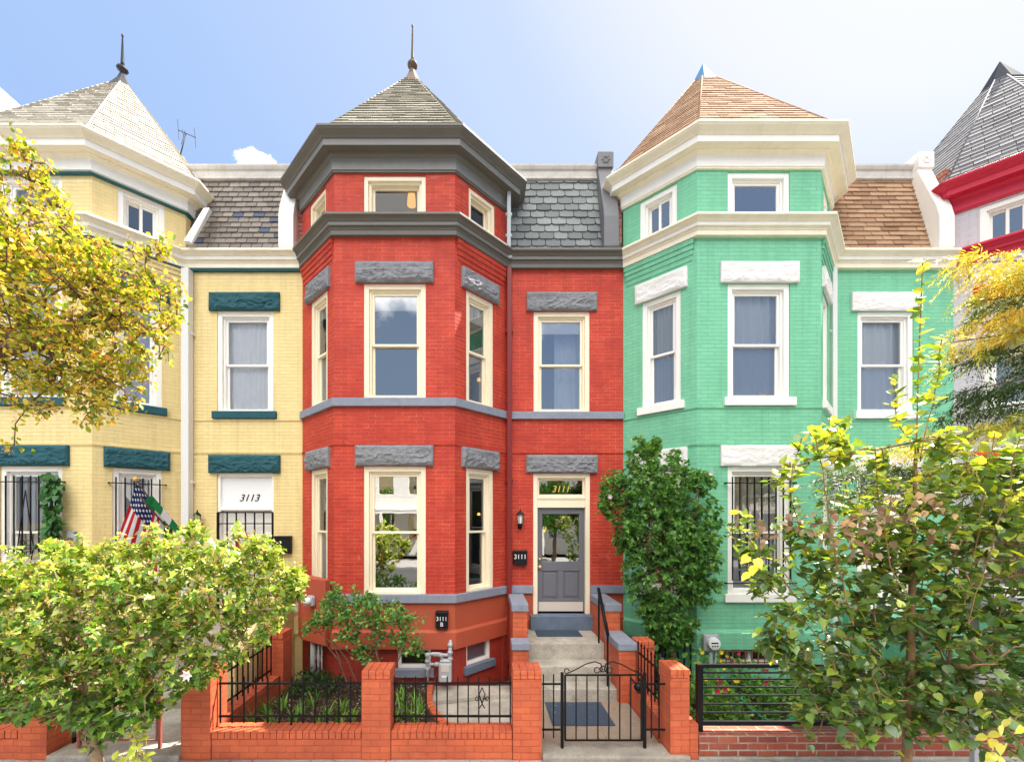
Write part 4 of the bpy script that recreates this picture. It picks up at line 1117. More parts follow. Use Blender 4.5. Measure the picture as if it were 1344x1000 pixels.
# ------------------------------------------------------------------ iron railings
def railing(name, label, p0, p1, z_lo, z_hi, z_tip, z_bot, sp, matl, group='iron garden railings', mid=True, thick=.015, orn=None, tip='flat', cat='railing'):
    p0, p1 = Vector(p0), Vector(p1); L = (p1-p0).length; t = (p1-p0)/L
    rt = root(name, label, cat, (p0.x, p0.y, z_bot), group)
    g = lambda s, z: (p0.x+t.x*s, p0.y+t.y*s, z)
    for z in (z_lo, z_hi):
        mb = MB(); mb.bar(g(0, z), g(L, z), thick*1.3, .022); mb.build('rail', M[matl], rt)
    n = max(2, round(L/sp))
    for k in range(n+1):
        s = L*k/n*.98+L*.01; mb = MB(); zb = z_bot-(.09 if mid and k == n//2 else 0)
        mb.bar(g(s, zb), g(s, z_tip), thick)
        if tip == 'spear': mb.lathe(g(s, z_tip-.005), [(.004, 0), (.016, .03), (.001, .09)], 4)
        else: mb.lathe(g(s, z_tip), [(thick*.6, 0), (.002, .018)], 4, R(45))
        mb.build('picket', M[matl], rt)
    if orn:
        s = orn; mb = MB(); z = (z_lo+z_hi)/2+.02; F = Frame(p0, p1)
        for k in (-1, 1):
            mb.tube([F.pt(s, .02, z+.13), F.pt(s+k*.035, .02, z+.05), F.pt(s, .02, z-.05)], .006, 6)
            mb.tube([F.pt(s, .02, z-.06), F.pt(s+k*.02, .02, z), F.pt(s+k*.055, .02, z-.0)], .006, 6)
            mb.tube(ring_pts(F, s+k*.057, z+.0, .022, .02, 0, 300, 10), .0055, 5)
            mb.tube([F.pt(s, .02, z-.06), F.pt(s+k*.03, .02, z-.11)], .006, 6)
        mb.build('scroll_ornament', M[matl], rt)
    return rt
YR = YP+.14
railing('iron_railing', 'black iron railing on the low wall left of the middle pier', (-3.11, YR), (-1.41, YR), .50, .885, .955, .42, .138, 'iron')
railing('iron_railing', 'black iron railing with a small scroll ornament, between the middle pier and the gate pier', (-1.06, YR), (.325, YR), .50, .885, .955, .42, .128, 'iron', orn=1.04)
railing('iron_railing', 'short black railing with spear tips on the side wall right of the entrance path', (2.24, -2.78), (2.24, -1.80), .50, .88, .98, .42, .12, 'iron', tip='spear')
railing('iron_railing', 'black iron railing running back along the side wall at the left of the mulch bed', (-3.26, -2.75), (-3.26, -1.45), .50, .88, .98, .42, .125, 'iron', tip='spear')
railing('iron_railing', 'faded red railing on the worn brick wall at the far left', (-9.3, YR), (-5.34, YR), .50, .82, .90, .42, .13, 'iron_red')
railing('iron_railing', 'dark picket railing behind the green shrub bed beside the side pier', (2.62, -1.1), (3.35, -1.1), .35, .80, .88, .15, .10, 'iron', thick=.022)
# gate of the red house
YG = -2.985
def gate(label, x0, x1, m, scroll=True, zb=.215, zt=.98, posts=True, sp=.126, fill=None):
    rt = root('iron_gate', label, 'gate', (x0, YG, .12), 'front gates')
    for x in (x0-.035, x1+.035):
        mb = MB(); mb.bar((x, YG, .1), (x, YG, zt+.03), .032); mb.build('gate_post', M[m], rt)
    mb = MB(); mb.bar((x0, YG, zb), (x1, YG, zb), .018); mb.bar((x0, YG, zt), (x1, YG, zt), .018)
    for x in (x0, x1): mb.bar((x, YG, zb), (x, YG, zt), .022)
    mb.build('gate_frame', M[m], rt)
    n = round((x1-x0)/sp)
    for k in range(1, n):
        x = x0+(x1-x0)*k/n; mb = MB(); mb.bar((x, YG, zb), (x, YG, zt), .013); mb.build('picket', M[m], rt)
    if scroll:
        mb = MB(); xm = (x0+x1)/2; F = Frame((x0, YG), (x1, YG)); zt2 = zt+.012
        for s in (-1, 1):
            X = lambda v: xm-x0+s*v
            mb.tube([F.pt(X(.42), 0, zt2+.01), F.pt(X(.33), 0, zt2+.05), F.pt(X(.2), 0, zt2+.12), F.pt(X(.10), 0, zt2+.145), F.pt(X(.03), 0, zt2+.12), F.pt(X(.01), 0, zt2+.05), F.pt(X(.04), 0, zt2+.02)], .007, 6)
            mb.tube(ring_pts(F, X(.43), zt2+.035, .028, 0, 0, 320, 12), .006, 5); mb.tube(ring_pts(F, X(.075), zt2+.045, .032, 0, 0, 340, 12), .006, 5)
        mb.tube(ring_pts(F, xm-x0, zt2+.06, .035, 0, 0, 360, 14), .006, 5)
        mb.build('scroll_top', M[m], rt)
    return rt
gate('black iron gate with scrolled top standing in front of the concrete steps', .955, 1.855, 'iron')
for side, xs_, lab in (('l', (.70, .82), 'two black iron pickets filling the gap between left gate post and pier'), ('r', (1.97, 2.06), 'two black iron pickets filling the gap between right gate post and pier')):
    rt = root('gate_side_panel', lab, 'railing', (xs_[0], YG, .2), 'iron garden railings')
    a, b = (.665, .90) if side == 'l' else (1.905, 2.15)
    for z in (.34, .875):
        mb = MB(); mb.bar((a, YG, z), (b, YG, z), .016, .02); mb.build('rail', M['iron'], rt)
    for x in xs_:
        mb = MB(); mb.bar((x, YG, .24), (x, YG, .99), .014); mb.build('picket', M['iron'], rt)
gate('faded red iron gate of the yellow house, partly hidden by the big leafy shrub', -4.72, -3.84, 'iron_red', scroll=False, sp=.14, zt=.92)
# black bar fence of the green garden
rt = root('bar_fence', 'black fence of thin horizontal bars on the unpainted brick wall before the flower bed', 'fence', (3, YR, .3))
for x in (2.53, 5.35, 8.2):
    mb = MB(); mb.box(x-.03, x+.03, YR-.03, YR+.03, .30, 1.11); mb.build('fence_post', M['iron'], rt)
for z, h in ((.42, .05), (.545, .014), (.645, .014), (.745, .014), (.84, .014), (.935, .014), (1.01, .014), (1.09, .04)):
    for a, b in ((2.56, 5.32), (5.38, 8.17)):
        mb = MB(); mb.box(a, b, YR-.01-h*.2, YR+.01+h*.2, z-h/2, z+h/2); mb.build('bar', M['iron'], rt)

# ------------------------------------------------------------------ steps
rt = root('front_steps', 'concrete steps with brick cheek walls and blue grey copings up to the grey door', 'steps', (1.35, -1.0, 0), 'front steps of the houses')
mb = MB(); mb.box(.73, 1.99, -1.64, -1.318, -.1, .275); mb.build('step', M['concrete_pale'], rt, bevel=.012)
mb = MB(); mb.box(.73, 1.99, -1.317, -.972, -.1, .504); mb.build('step', M['concrete_pale'], rt, bevel=.012)
mb = MB(); mb.box(.73, 1.99, -.971, -.02, -.1, .76); mb.build('landing', M['concrete_pale'], rt, bevel=.012)
mb = MB(); mb.box(.86, 2.02, -.16, .1, .762, 1.02); mb.build('threshold', M['step_blue'], rt, bevel=.008)
mb = MB(); mb.box(2.0, 2.24, -1.0, -.06, -.1, 1.285); mb.box(1.985, 2.235, -1.73, -1.001, -.1, .87)
mb.build('cheek_wall', M['brick_orange'], rt, bevel=.006)
mb = MB(); mb.box(.475, .715, -1.0, -.06, -.1, 1.285); mb.box(.455, .705, -1.3, -1.001, -.1, .75)
mb.build('cheek_wall', M['brick_orange'], rt, bevel=.006)
for x0, x1, y0, y1, z0, z1 in ((1.98, 2.26, -1.02, -.058, 1.287, 1.42), (1.97, 2.255, -1.75, -1.022, .872, .99), (.455, .735, -1.02, -.058, 1.287, 1.42), (.435, .725, -1.33, -1.022, .752, .87)):
    mb = MB(); mb.box(x0, x1, y0, y1, z0, z1); mb.build('coping', M['band_grey'], rt, bevel=.015)
mb = MB(); A, B_ = (1.9, -.95, 1.64), (1.88, -1.52, 1.07)
mb.bar((1.9, -.95, .76), A, .025); mb.bar((1.88, -1.52, .275), B_, .025); mb.tube([(1.9, -.93, 1.66), (1.88, -1.54, 1.05)], .026, 10); mb.build('handrail', M['iron'], rt)
for (x0, x1, y0, y1, z, lab) in ((.93, 1.72, -.58, -.2, .762, 'dark blue doormat on the landing under the grey door'), (.90, 1.72, -2.42, -1.72, .107, 'larger blue grey doormat on the path at the foot of the steps')):
    mb = MB(); mb.box(x0, x1, y0, y1, z, z+.012)
    for k in range(int((x1-x0)/.03)): mb.box(x0+k*.03+.006, x0+k*.03+.022, y0+.02, y1-.02, z+.0122, z+.017)
    tag(mb.build('doormat', M['mat_blue'], None), lab, 'doormat', 'doormats')
# small lamp on the side wall by the gate
rt = root('garden_light', 'small black spot lamp fixed to the side pier near the gate', 'lamp', (2.1, -1.85, .6))
mb = MB(); c = P(838, 901, 5.9); mb.lathe(tuple(c-Vector((0, 0, .06))), [(.02, 0), (.055, .02), (.065, .06), (.05, .10), (.02, .12)], 12); mb.build('lamp_head', M['black'], rt)
mb = MB(); mb.bar(tuple(c), (c.x+.02, -1.72, c.z-.02), .02); mb.build('bracket', M['black'], rt)
# yellow steps, mostly behind the shrub
rt = root('front_steps', 'steps of the yellow house with a sloping pale brick cheek wall, seen behind the shrub', 'steps', (-4.5, -1, 0), 'front steps of the houses')
for i, (y0, z) in enumerate(((-1.9, .27), (-1.6, .46), (-1.3, .65), (-1.0, .9))):
    mb = MB(); mb.box(-5.0, -3.78, y0, -.02 if i == 3 else y0+.299, -.1, z); mb.build('step', M['concrete_pale'], rt, bevel=.01)
for x0 in (-3.77, -5.25):
    mb = MB(); mb.prism([(-1.95, -.1), (-1.95, .75), (-1.0, 1.45), (-.03, 1.45), (-.03, -.1)], x0, x0+.24, 'x'); mb.build('cheek_wall', M['brick_yellow'], rt)
rt = root('front_steps', 'steps of the green house behind the leafy young tree', 'steps', (7.6, -1, 0), 'front steps of the houses')
for i, (y0, z) in enumerate(((-1.9, .27), (-1.6, .46), (-1.3, .65), (-1.0, .9))):
    mb = MB(); mb.box(6.95, 8.25, y0, -.02 if i == 3 else y0+.299, -.1, z); mb.build('step', M['concrete_pale'], rt, bevel=.01)
for x0 in (6.7, 8.26):
    mb = MB(); mb.box(x0, x0+.24, -1.9, -.06, -.1, 1.2); mb.build('cheek_wall', M['brick_green'], rt)
# small notice on the yellow wall end
mb = MB(); c = P(388.5, 797, 7.95); mb.box(c.x-.065, c.x+.065, -.052, -.042, c.z-.09, c.z+.09)
tag(mb.build('notice_plate', M['white_plastic'], None), 'small white notice plate low on the yellow wall beside the red house', 'sign')
# parking sign by the kerb
d = 4.1; a = P(1262, 730, d); b = P(1305, 676, d)
rt = root('parking_sign', 'white no parking sign with a red circle behind the leaves at the right', 'sign', (b.x, a.y, .05))
mb = MB(); mb.box(a.x, b.x, a.y-.002, a.y, a.z-.12, b.z); mb.build('sign_plate', M['white_plastic'], rt)
Fs = Frame((a.x, a.y-.003), (b.x, a.y-.003)); L = Fs.L
mb = MB(); mb.tube(ring_pts(Fs, L*.5, b.z-.10, .062, .004, 0, 360, 28), .006, 6); mb.bar(Fs.pt(L*.5-.045, .004, b.z-.055), Fs.pt(L*.5+.045, .004, b.z-.145), .01); mb.build('red_circle', M['red_paint'], rt)
text_mesh('P', .1, M['letter_black'], rt, 'letter', Fs, L*.5, .001, b.z-.10, depth=.001)
text_mesh('NO', .10, M['letter_black'], rt, 'letter', Fs, L*.5, .001, b.z-.26, depth=.001)
c1 = P(1284, 750, d)
mb = MB(); mb.box(a.x, b.x, a.y-.002, a.y, c1.z-.38, c1.z-.02); mb.build('sign_plate', M['white_plastic'], rt)
mb = MB()
for z in (c1.z-.04, c1.z-.075, c1.z-.36): mb.fbox(Fs, .01, L-.01, 0, .002, z-.004, z+.004)
for u_ in (.01, L-.018): mb.fbox(Fs, u_, u_+.008, .0001, .0021, c1.z-.36, c1.z-.04)
mb.build('red_border', M['red_paint'], rt)
mb = MB(); mb.fbox(Fs, L*.3, L*.55, 0, .002, c1.z-.065, c1.z-.048); mb.build('red_arrow', M['red_paint'], rt)
mb = MB(); mb.bar(((a.x+b.x)/2, a.y+.03, .05), ((a.x+b.x)/2, a.y+.03, b.z+.05), .045); mb.build('sign_post', M['grey_metal'], rt)
# hose in the green garden
mb = MB(); pts = []
for k in range(60):
    t = k/59; pts.append((3.1+1.9*t+.35*math.sin(t*9), -1.9-.35*math.cos(t*11)-.3*t, .19+.03*math.sin(t*20)+.25*max(0, .25-t)*4*.3))
mb.tube(pts, .014, 8); M['hose'] = paint_mat('turquoise hose', (.02, .38, .26), .4, .05); tag(mb.build('garden_hose', M['hose'], None), 'turquoise garden hose lying in loops in the flower bed', 'hose')
# fallen leaves and chips
def scatter(n, x0, x1, y0, y1, z, s, m, name, label, cat):
    mb = MB()
    for _ in range(n):
        c = Vector((random.uniform(x0, x1), random.uniform(y0, y1), z+random.uniform(0, .02))); a = random.uniform(0, 6.28); l = s*random.uniform(.5, 1.5)
        u = Vector((math.cos(a), math.sin(a), random.uniform(-.4, .4)))*l; w = Vector((-math.sin(a), math.cos(a), random.uniform(-.4, .4)))*l*.35
        mb.add([c-u, c+w, c+u, c-w], [(0, 1, 2, 3)], random.random())
    o = tag(mb.build(name, m, None, uvs=False, fixn=False), label, cat); o['kind'] = 'stuff'; return o
M['mulch'] = leaf_mat('mulch chips', [(0, (.035, .022, .015)), (.6, (.10, .065, .04)), (.93, (.2, .14, .09)), (1, (.5, .45, .35))], .0, .9, .1)
M['litter'] = leaf_mat('dry fallen leaves', [(0, (.16, .10, .05)), (.7, (.3, .2, .1)), (1, (.5, .42, .25))], .1, .8, .1)
scatter(9000, -3.1, -.8, YP+.22, -.95, .105, .02, M['mulch'], 'mulch', 'dark wood mulch covering the garden beds', 'mulch')
scatter(5000, 2.5, 8.5, YP+.32, -1., .135, .02, M['mulch'], 'mulch', 'mulch and litter under the flowers of the green house', 'mulch')
scatter(700, .68, 2.1, YP+.1, -1.66, .108, .012, M['litter'], 'leaf_litter', 'small dry leaves scattered on the entrance path', 'leaf litter')
scatter(500, -6, 4.5, YP-1.2, YP, .064, .012, M['litter'], 'leaf_litter', 'small dry leaves scattered on the sidewalk', 'leaf litter')

# ------------------------------------------------------------------ across the street (seen in the panes)
M['white_wall'] = paint_mat('pale plaster', (.74, .72, .68), .7, .2)
M['brick_far'] = brick_mat('tan brick', (.50, .36, .25), (.44, .31, .21), (.5, .45, .38), (.42, .31, .22))
for i in range(7):
    x0 = -26+i*7.5
    rt = root('street_house', 'pale flat fronted house on the far side of the street, seen only in reflections', 'house', (x0, -22, 0), 'houses across the street')
    h = [9.0, 8.4, 9.3, 7.8, 9.4, 8.7, 9.1][i]
    F = Frame((x0+7.48, -25), (x0, -25))
    ops = [(u, u+1.1, z, z+1.9) for u in (.9, 3.1, 5.3) for z in (1.3, 4.6)]
    mb = MB(); wall_face(mb, F, 0, h, ops, rev=.2); mb.box(x0, x0+7.48, -33, -25.3, 0, h-.2); mb.build('wall', M['white_wall' if i != 5 else 'brick_far'], rt)
    mb = MB(); mb.box(x0-.1, x0+7.5, -25.3, -24.6, h-.1, h+.35); mb.build('cornice', M['trim_white'], rt)
    for o in ops:
        mb = MB(); mb.fbox(F, o[0], o[1], -.2, -.15, o[2], o[3]); mb.build('window', M['glass_mirror'], rt)
    mb = MB()
    for z in (3.4, 4.3): mb.box(x0+.3, x0+7.2, -23.62, -23.57, z, z+.05)
    for k in range(50): mb.box(x0+.3+k*.14, x0+.32+k*.14, -23.61, -23.59, 3.4, 4.35)
    mb.box(x0+.3, x0+7.2, -25, -23.6, 3.15, 3.38)
    for x in (x0+.35, x0+3.7, x0+7.1): mb.box(x, x+.14, -23.7, -23.56, 0, 3.15)
    mb.build('balcony', M['trim_white'], rt)

# ------------------------------------------------------------------ plants
rng = np.random.default_rng(11)
def unit(a): return a/(np.linalg.norm(a, axis=-1, keepdims=True)+1e-9)

LOBED = ([(0, 0, 0), (.22, .20, .03), (.10, .50, .05), (.42, .28, .03), (1, 0, -.06), (.42, -.28, .03), (.10, -.50, .05), (.22, -.20, .03), (.45, 0, -.03)],
         [(0, 8, 1), (1, 8, 3, 2), (3, 8, 4), (4, 8, 5), (5, 8, 7, 6), (7, 8, 0)])
OVAL = ([(0, 0, 0), (.22, .25, .05), (.6, .30, .05), (1, 0, -.08), (.6, -.30, .05), (.22, -.25, .05), (.35, 0, -.02), (.7, 0, -.03)],
        [(0, 6, 1), (1, 6, 7, 2), (2, 7, 3), (3, 7, 4), (4, 7, 6, 5), (5, 6, 0)])
ROUND = ([(0, 0, .0), (-.04, .22, .05), (.18, .42, .07), (.5, .38, .06), (.8, .16, .0), (1.05, 0, -.08), (.8, -.16, .0), (.5, -.38, .06), (.18, -.42, .07), (-.04, -.22, .05), (.3, 0, -.02), (.65, 0, -.04)],
         [(0, 10, 2, 1), (10, 11, 3, 2), (11, 5, 4, 3), (11, 7, 6, 5), (10, 8, 7, 11), (0, 9, 8, 10)])
SMALL = ([(0, 0, 0), (.45, .27, .06), (1, 0, -.05), (.45, -.27, .06)], [(0, 1, 2), (0, 2, 3)])
NEEDLE = ([(0, .0, 0), (.5, .10, .02), (1, 0, -.05), (.5, -.10, .02)], [(0, 3, 2, 1)])

def leaves(name, tmpl, pos, ax, up, size, tint, matl, parent):
    V = np.array(tmpl[0]); F = tmpl[1]; n = len(pos)
    ax = unit(ax); y = unit(np.cross(up, ax)); z = unit(np.cross(ax, y))
    cup = rng.uniform(.3, 1.8, n)
    W = pos[:, None, :]+size[:, None, None]*(V[None, :, 0:1]*ax[:, None, :]+V[None, :, 1:2]*y[:, None, :]+V[None, :, 2:3]*cup[:, None, None]*z[:, None, :])
    W = W-np.array(wloc(parent))
    nv = len(V)
    me = bpy.data.meshes.new(name)
    ls = np.array([len(f) for f in F]); flat = np.concatenate([np.array(f) for f in F])
    me.vertices.add(n*nv); me.vertices.foreach_set('co', W.reshape(-1))
    nl = len(flat); me.loops.add(n*nl); me.loops.foreach_set('vertex_index', (flat[None, :]+np.arange(n)[:, None]*nv).reshape(-1).astype(np.int32))
    starts = np.concatenate([[0], np.cumsum(ls)[:-1]])
    me.polygons.add(n*len(F)); me.polygons.foreach_set('loop_start', (starts[None, :]+np.arange(n)[:, None]*nl).reshape(-1).astype(np.int32))
    me.update(calc_edges=True)
    me.polygons.foreach_set('use_smooth', [True]*(n*len(F)))
    a = me.attributes.new('tint', 'FLOAT', 'FACE'); a.data.foreach_set('value', np.repeat(np.clip(tint, 0, 1), len(F)).astype(np.float32))
    me.materials.append(matl); me.validate()
    o = bpy.data.objects.new(name, me); COL.objects.link(o); o.parent = parent
    return o

def blob_points(blobs, n, edge=.35):
    w = np.array([b[2]*b[3]*(b[6] if len(b) > 6 else 1) for b in blobs], float); w /= w.sum()
    out = []
    for k, b in enumerate(blobs):
        m = rng.multinomial(1, [w[k], 1-w[k]], n)[:, 0].sum()
        dirs = unit(rng.normal(size=(m, 3))); r = rng.uniform(edge, 1, m)**.6
        q = dirs*r[:, None]
        px = b[0]+q[:, 0]*b[2]; py = b[1]+q[:, 1]*b[3]; d = b[4]+q[:, 2]*b[5]
        out.append(np.stack([(px-CXP)*b[4]/FPX+0*d, d-DW, EYE-(py-HZ)*b[4]/FPX], 1))
    return np.concatenate(out)

def spikes(pts, d, rx=6, ry=16, dr=.1, w=1.6):
    return [(x, y, rx*rng.uniform(.7, 1.3), ry*rng.uniform(.7, 1.3), d, dr, w) for x, y in pts]
def grow(trunk, tips, step=.14, lift=.25, jit=.04):
    """branching skeleton: every tip is joined to the nearest wood already there"""
    nodes = [Vector(p) for p in trunk]; par = [-1]+list(range(len(trunk)-1)); nt0 = len(trunk)
    base = np.array(trunk[0])
    dist = np.array([min((Vector(t)-Vector(p)).length for p in trunk) for t in tips]); order = np.argsort(dist)
    A = np.zeros((len(tips)*30+len(trunk)+10, 3)); A[:nt0] = np.array([tuple(p) for p in trunk]); cnt = nt0
    tipn = []
    for k in order:
        t = tips[k]
        dd = A[:cnt]-t; ds = np.sqrt((dd**2).sum(1))+.25*np.maximum(0, A[:cnt, 2]-t[2]+.03)
        j = int(ds.argmin()); a = Vector(A[j]); b = Vector(t); L = (b-a).length
        m = max(1, min(14, int(L/step))); cur = j
        for s in range(1, m+1):
            f = s/m; p = a.lerp(b, f)+Vector((0, 0, -lift*L*f*(1-f)*.6)) + (Vector(rng.normal(size=3))*jit*(.3 if s == m else 1))
            if cnt >= len(A): break
            A[cnt] = p; nodes.append(p); par.append(cur); cur = cnt; cnt += 1
        tipn.append(cur)
    return nodes, par, tipn

def wood_mesh(nodes, par, r_tip, r_base, name, matl, parent, pw=.5, nseg=5):
    n = len(nodes); c = [0]*n; kids = [0]*n
    for i in range(n-1, 0, -1):
        kids[par[i]] += 1
    for i in range(n-1, -1, -1):
        if kids[i] == 0: c[i] = 1
        if i > 0: c[par[i]] += c[i]
    mx = c[0]; rad = [r_tip+(r_base-r_tip)*(max(0, (x-1))/max(1, mx-1))**pw for x in c]
    mb = MB()
    for i in range(1, n):
        a, b = nodes[par[i]], nodes[i]
        if (b-a).length < 1e-4: continue
        ra = min(rad[par[i]], rad[i]*1.5) if par[i] else rad[par[i]]
        k = nseg if rad[i] < .012 else 8
        mb.tube([a, b+(b-a)*.06], ra, k if k > 4 else 4, rad[i], caps=False)
    return mb.build(name, matl, parent, uvs=False, fixn=False)

def leafage(nodes, par, per, size, up_bias, spread, hang=0., tiponly=None, back=3, droop=.0):
    """leaf seats along the outer wood"""
    n = len(nodes); kids = np.zeros(n, int)
    for i in range(1, n): kids[par[i]] += 1
    idx = []
    for i in range(n):
        if kids[i] == 0:
            j = i; k = 0
            while j > 0 and k < back: idx.append(j); j = par[j]; k += 1
    idx = np.array(sorted(set(idx)))
    A = np.array([tuple(v) for v in nodes]); Pn = A[[par[i] for i in idx]]; Q = A[idx]
    rep = np.repeat(np.arange(len(idx)), per); t = rng.uniform(0, 1.05, len(rep))
    pos = Pn[rep]+(Q-Pn)[rep]*t[:, None]+rng.normal(size=(len(rep), 3))*spread
    tw = unit((Q-Pn)[rep]); rd = unit(rng.normal(size=(len(rep), 3)))
    side = unit(rd-tw*(rd*tw).sum(1)[:, None])
    ax = unit(side*.9+tw*.45+np.array([0, 0, -hang])+rng.normal(size=side.shape)*.15)
    up = unit(np.array([0, 0, 1])*up_bias+rng.normal(size=ax.shape)*.55)
    sz = size*rng.uniform(.55, 1.2, len(rep))
    return pos, ax, up, sz

def plant(name, label, cat, base, trunk, blobs, ntips, per, lsize, tmpl, lmat, bark, rb, rt_=.003, group=None, up=1., hang=.3, spread=.02, step=.14, back=3, extra=None, tintf=None, crown='crown', lift=.25, pw=.5, edge=.35):
    r = root(name, label, cat, base, group)
    tips = blob_points(blobs, ntips, edge)
    nodes, par, tipn = grow(trunk, tips, step, lift)
    wood_mesh(nodes, par, rt_, rb, 'trunk' if cat == 'tree' else 'stem', bark, r, pw)
    pos, ax, u, sz = leafage(nodes, par, per, lsize, up, spread, hang, back=back)
    tint = rng.beta(2.2, 2.2, len(pos)) if tintf is None else tintf(pos)
    leaves(crown, tmpl, pos, ax, u, sz, tint, lmat, r)
    return r, nodes, par, tipn

M['petal'] = leaf_mat('pale pink petals', [(0, (.85, .7, .7)), (1, (.85, .7, .7))], .3, .6, .2, (1, 1, 1))
# A) big hibiscus-like shrub in front left --------------------------------------------------
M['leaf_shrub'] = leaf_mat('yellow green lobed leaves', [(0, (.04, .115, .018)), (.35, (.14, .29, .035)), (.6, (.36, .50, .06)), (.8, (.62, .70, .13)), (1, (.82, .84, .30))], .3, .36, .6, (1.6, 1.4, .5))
M['bud'] = leaf_mat('orange and cream buds', [(0, (.55, .20, .04)), (.3, (.70, .42, .10)), (.6, (.78, .68, .28)), (1, (.80, .78, .42))], .25, .7, .2, (1.2, 1, .6))
dA = 4.2
trA = [P(131, 1040, dA), P(128, 1000, dA), P(122, 975, dA), P(115, 950, dA), P(110, 925, dA+.05), P(120, 890, dA+.1), P(130, 850, dA)]
blA = [(40, 820, 110, 85, dA, .55), (150, 800, 120, 90, dA, .6), (265, 775, 100, 62, dA+.1, .5), (105, 895, 105, 55, dA-.1, .5), (215, 850, 85, 66, dA, .5), (335, 765, 52, 45, dA+.1, .3),
       (330, 812, 40, 30, dA+.1, .3), (-20, 860, 80, 80, dA, .5), (165, 930, 60, 28, dA-.1, .3), (60, 745, 70, 28, dA, .4), (200, 735, 75, 30, dA, .4), (305, 722, 40, 20, dA, .3), (50, 905, 60, 35, dA, .4), (290, 850, 30, 25, dA, .25), (235, 700, 12, 14, dA, .1), (92, 715, 10, 14, dA, .1)]
blA += spikes([(12, 722), (30, 738), (72, 712), (118, 735), (140, 708), (158, 695), (178, 712), (218, 695), (250, 690), (255, 708), (275, 712), (300, 695), (322, 698), (338, 712), (352, 722), (368, 735), (385, 752), (378, 775), (372, 795), (375, 765), (362, 810), (340, 838), (318, 850), (45, 716), (100, 700), (200, 700), (230, 712), (8, 745), (388, 765), (350, 700), (165, 715), (60, 705), (130, 715), (262, 685), (312, 685), (334, 700), (362, 712), (395, 758), (390, 748), (188, 705), (205, 690), (24, 722)], dA, 5, 19, .1, 2.2)+spikes([(60, 930), (95, 940), (200, 925), (235, 905), (255, 890), (150, 955), (125, 960), (30, 940), (275, 880), (10, 930)], dA, 12, 14)
blA = [(b[0], b[1]+(15 if b[1] < 765 else 0), *b[2:]) for b in blA]
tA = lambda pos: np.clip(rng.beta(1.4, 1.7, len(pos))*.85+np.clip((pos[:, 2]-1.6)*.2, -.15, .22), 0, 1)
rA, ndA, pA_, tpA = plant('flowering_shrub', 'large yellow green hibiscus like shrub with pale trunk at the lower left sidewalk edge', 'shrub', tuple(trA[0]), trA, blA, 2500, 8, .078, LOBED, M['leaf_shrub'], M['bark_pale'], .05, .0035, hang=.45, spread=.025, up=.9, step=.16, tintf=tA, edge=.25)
seat = np.array([tuple(ndA[i]) for i in tpA]); seat = seat[seat[:, 2] > 1.2]
rep = np.repeat(seat, 7, axis=0)+rng.normal(size=(len(seat)*7, 3))*.02
leaves('buds', SMALL, rep, unit(rng.normal(size=rep.shape)+np.array([0, 0, 1.2])), rng.normal(size=rep.shape), rng.uniform(.02, .042, len(rep)), rng.random(len(rep))**.8, M['bud'], rA)
mb = MB()
for k, q in enumerate(((247, 885),)):
    mb = MB(); c = P(*q, dA-.45)
    for j in range(6):
        a = j*math.pi/3; mb.add([c, c+Vector((.03*math.cos(a-.5), -.02, .03*math.sin(a-.5))), c+Vector((.06*math.cos(a), -.035, .06*math.sin(a))), c+Vector((.03*math.cos(a+.5), -.02, .03*math.sin(a+.5)))], [(0, 1, 2, 3)])
    mb.build('flower', M['petal'], rA, uvs=False)
# second sucker of leaves at its foot
plant('sapling', 'bright young suckers at the foot of the big shrub, at the bottom edge', 'plant', tuple(P(175, 1030, 4.0)), [P(175, 1040, 4.0), P(178, 1000, 4.0), P(180, 970, 4.0)], [(182, 975, 22, 30, 4.0, .12), (175, 1000, 30, 15, 4.0, .1)], 34, 3, .085, OVAL, M['leaf_shrub'], M['bark_pale'], .008, .002, hang=.3, tintf=lambda p: rng.uniform(.6, 1, len(p)))

# B) yellow green tree, upper left ---------------------------------------------------------
M['leaf_gold'] = leaf_mat('golden green leaves', [(0, (.07, .15, .015)), (.3, (.22, .33, .03)), (.58, (.62, .60, .08)), (.82, (.84, .66, .14)), (.9, (.82, .44, .08)), (1, (.74, .28, .05))], .45, .4, .4, (1.5, 1.3, .45))
dB = 3.7
trB = [Vector((-6.3, dB-DW, .05)), Vector((-6.25, dB-DW, 1.5)), Vector((-6.1, dB-DW, 2.6)), P(-220, 560, dB), P(-130, 510, dB), P(-60, 480, dB), P(0, 462, dB), P(45, 452, dB), P(90, 435, dB), P(130, 405, dB)]
blB = [(25, 300, 60, 75, dB, .5), (70, 390, 110, 80, dB, .6), (150, 375, 62, 50, dB, .45), (185, 395, 40, 28, dB, .3), (45, 460, 100, 50, dB, .5), (140, 450, 66, 48, dB, .45), (95, 505, 62, 28, dB, .3), (200, 420, 26, 18, dB, .2), (192, 372, 18, 14, dB, .15),
       (18, 222, 30, 28, dB, .3), (-10, 400, 60, 130, dB, .5), (135, 530, 16, 14, dB, .1), (70, 325, 50, 40, dB, .4), (115, 345, 35, 25, dB, .3), (8, 588, 14, 8, dB, .1), (150, 490, 30, 15, dB, .2), (40, 268, 20, 10, dB, .1)]
blB += spikes([(238, 316), (214, 322), (228, 376), (236, 398), (228, 425), (215, 450), (205, 470), (190, 480), (175, 505), (160, 520), (150, 545), (170, 535), (125, 550), (110, 530), (60, 535), (30, 530), (190, 335), (165, 318), (120, 320), (100, 300), (85, 270), (60, 240), (52, 215), (30, 195), (10, 190), (68, 262), (130, 315)], dB, 14, 9, .12, 1.3)
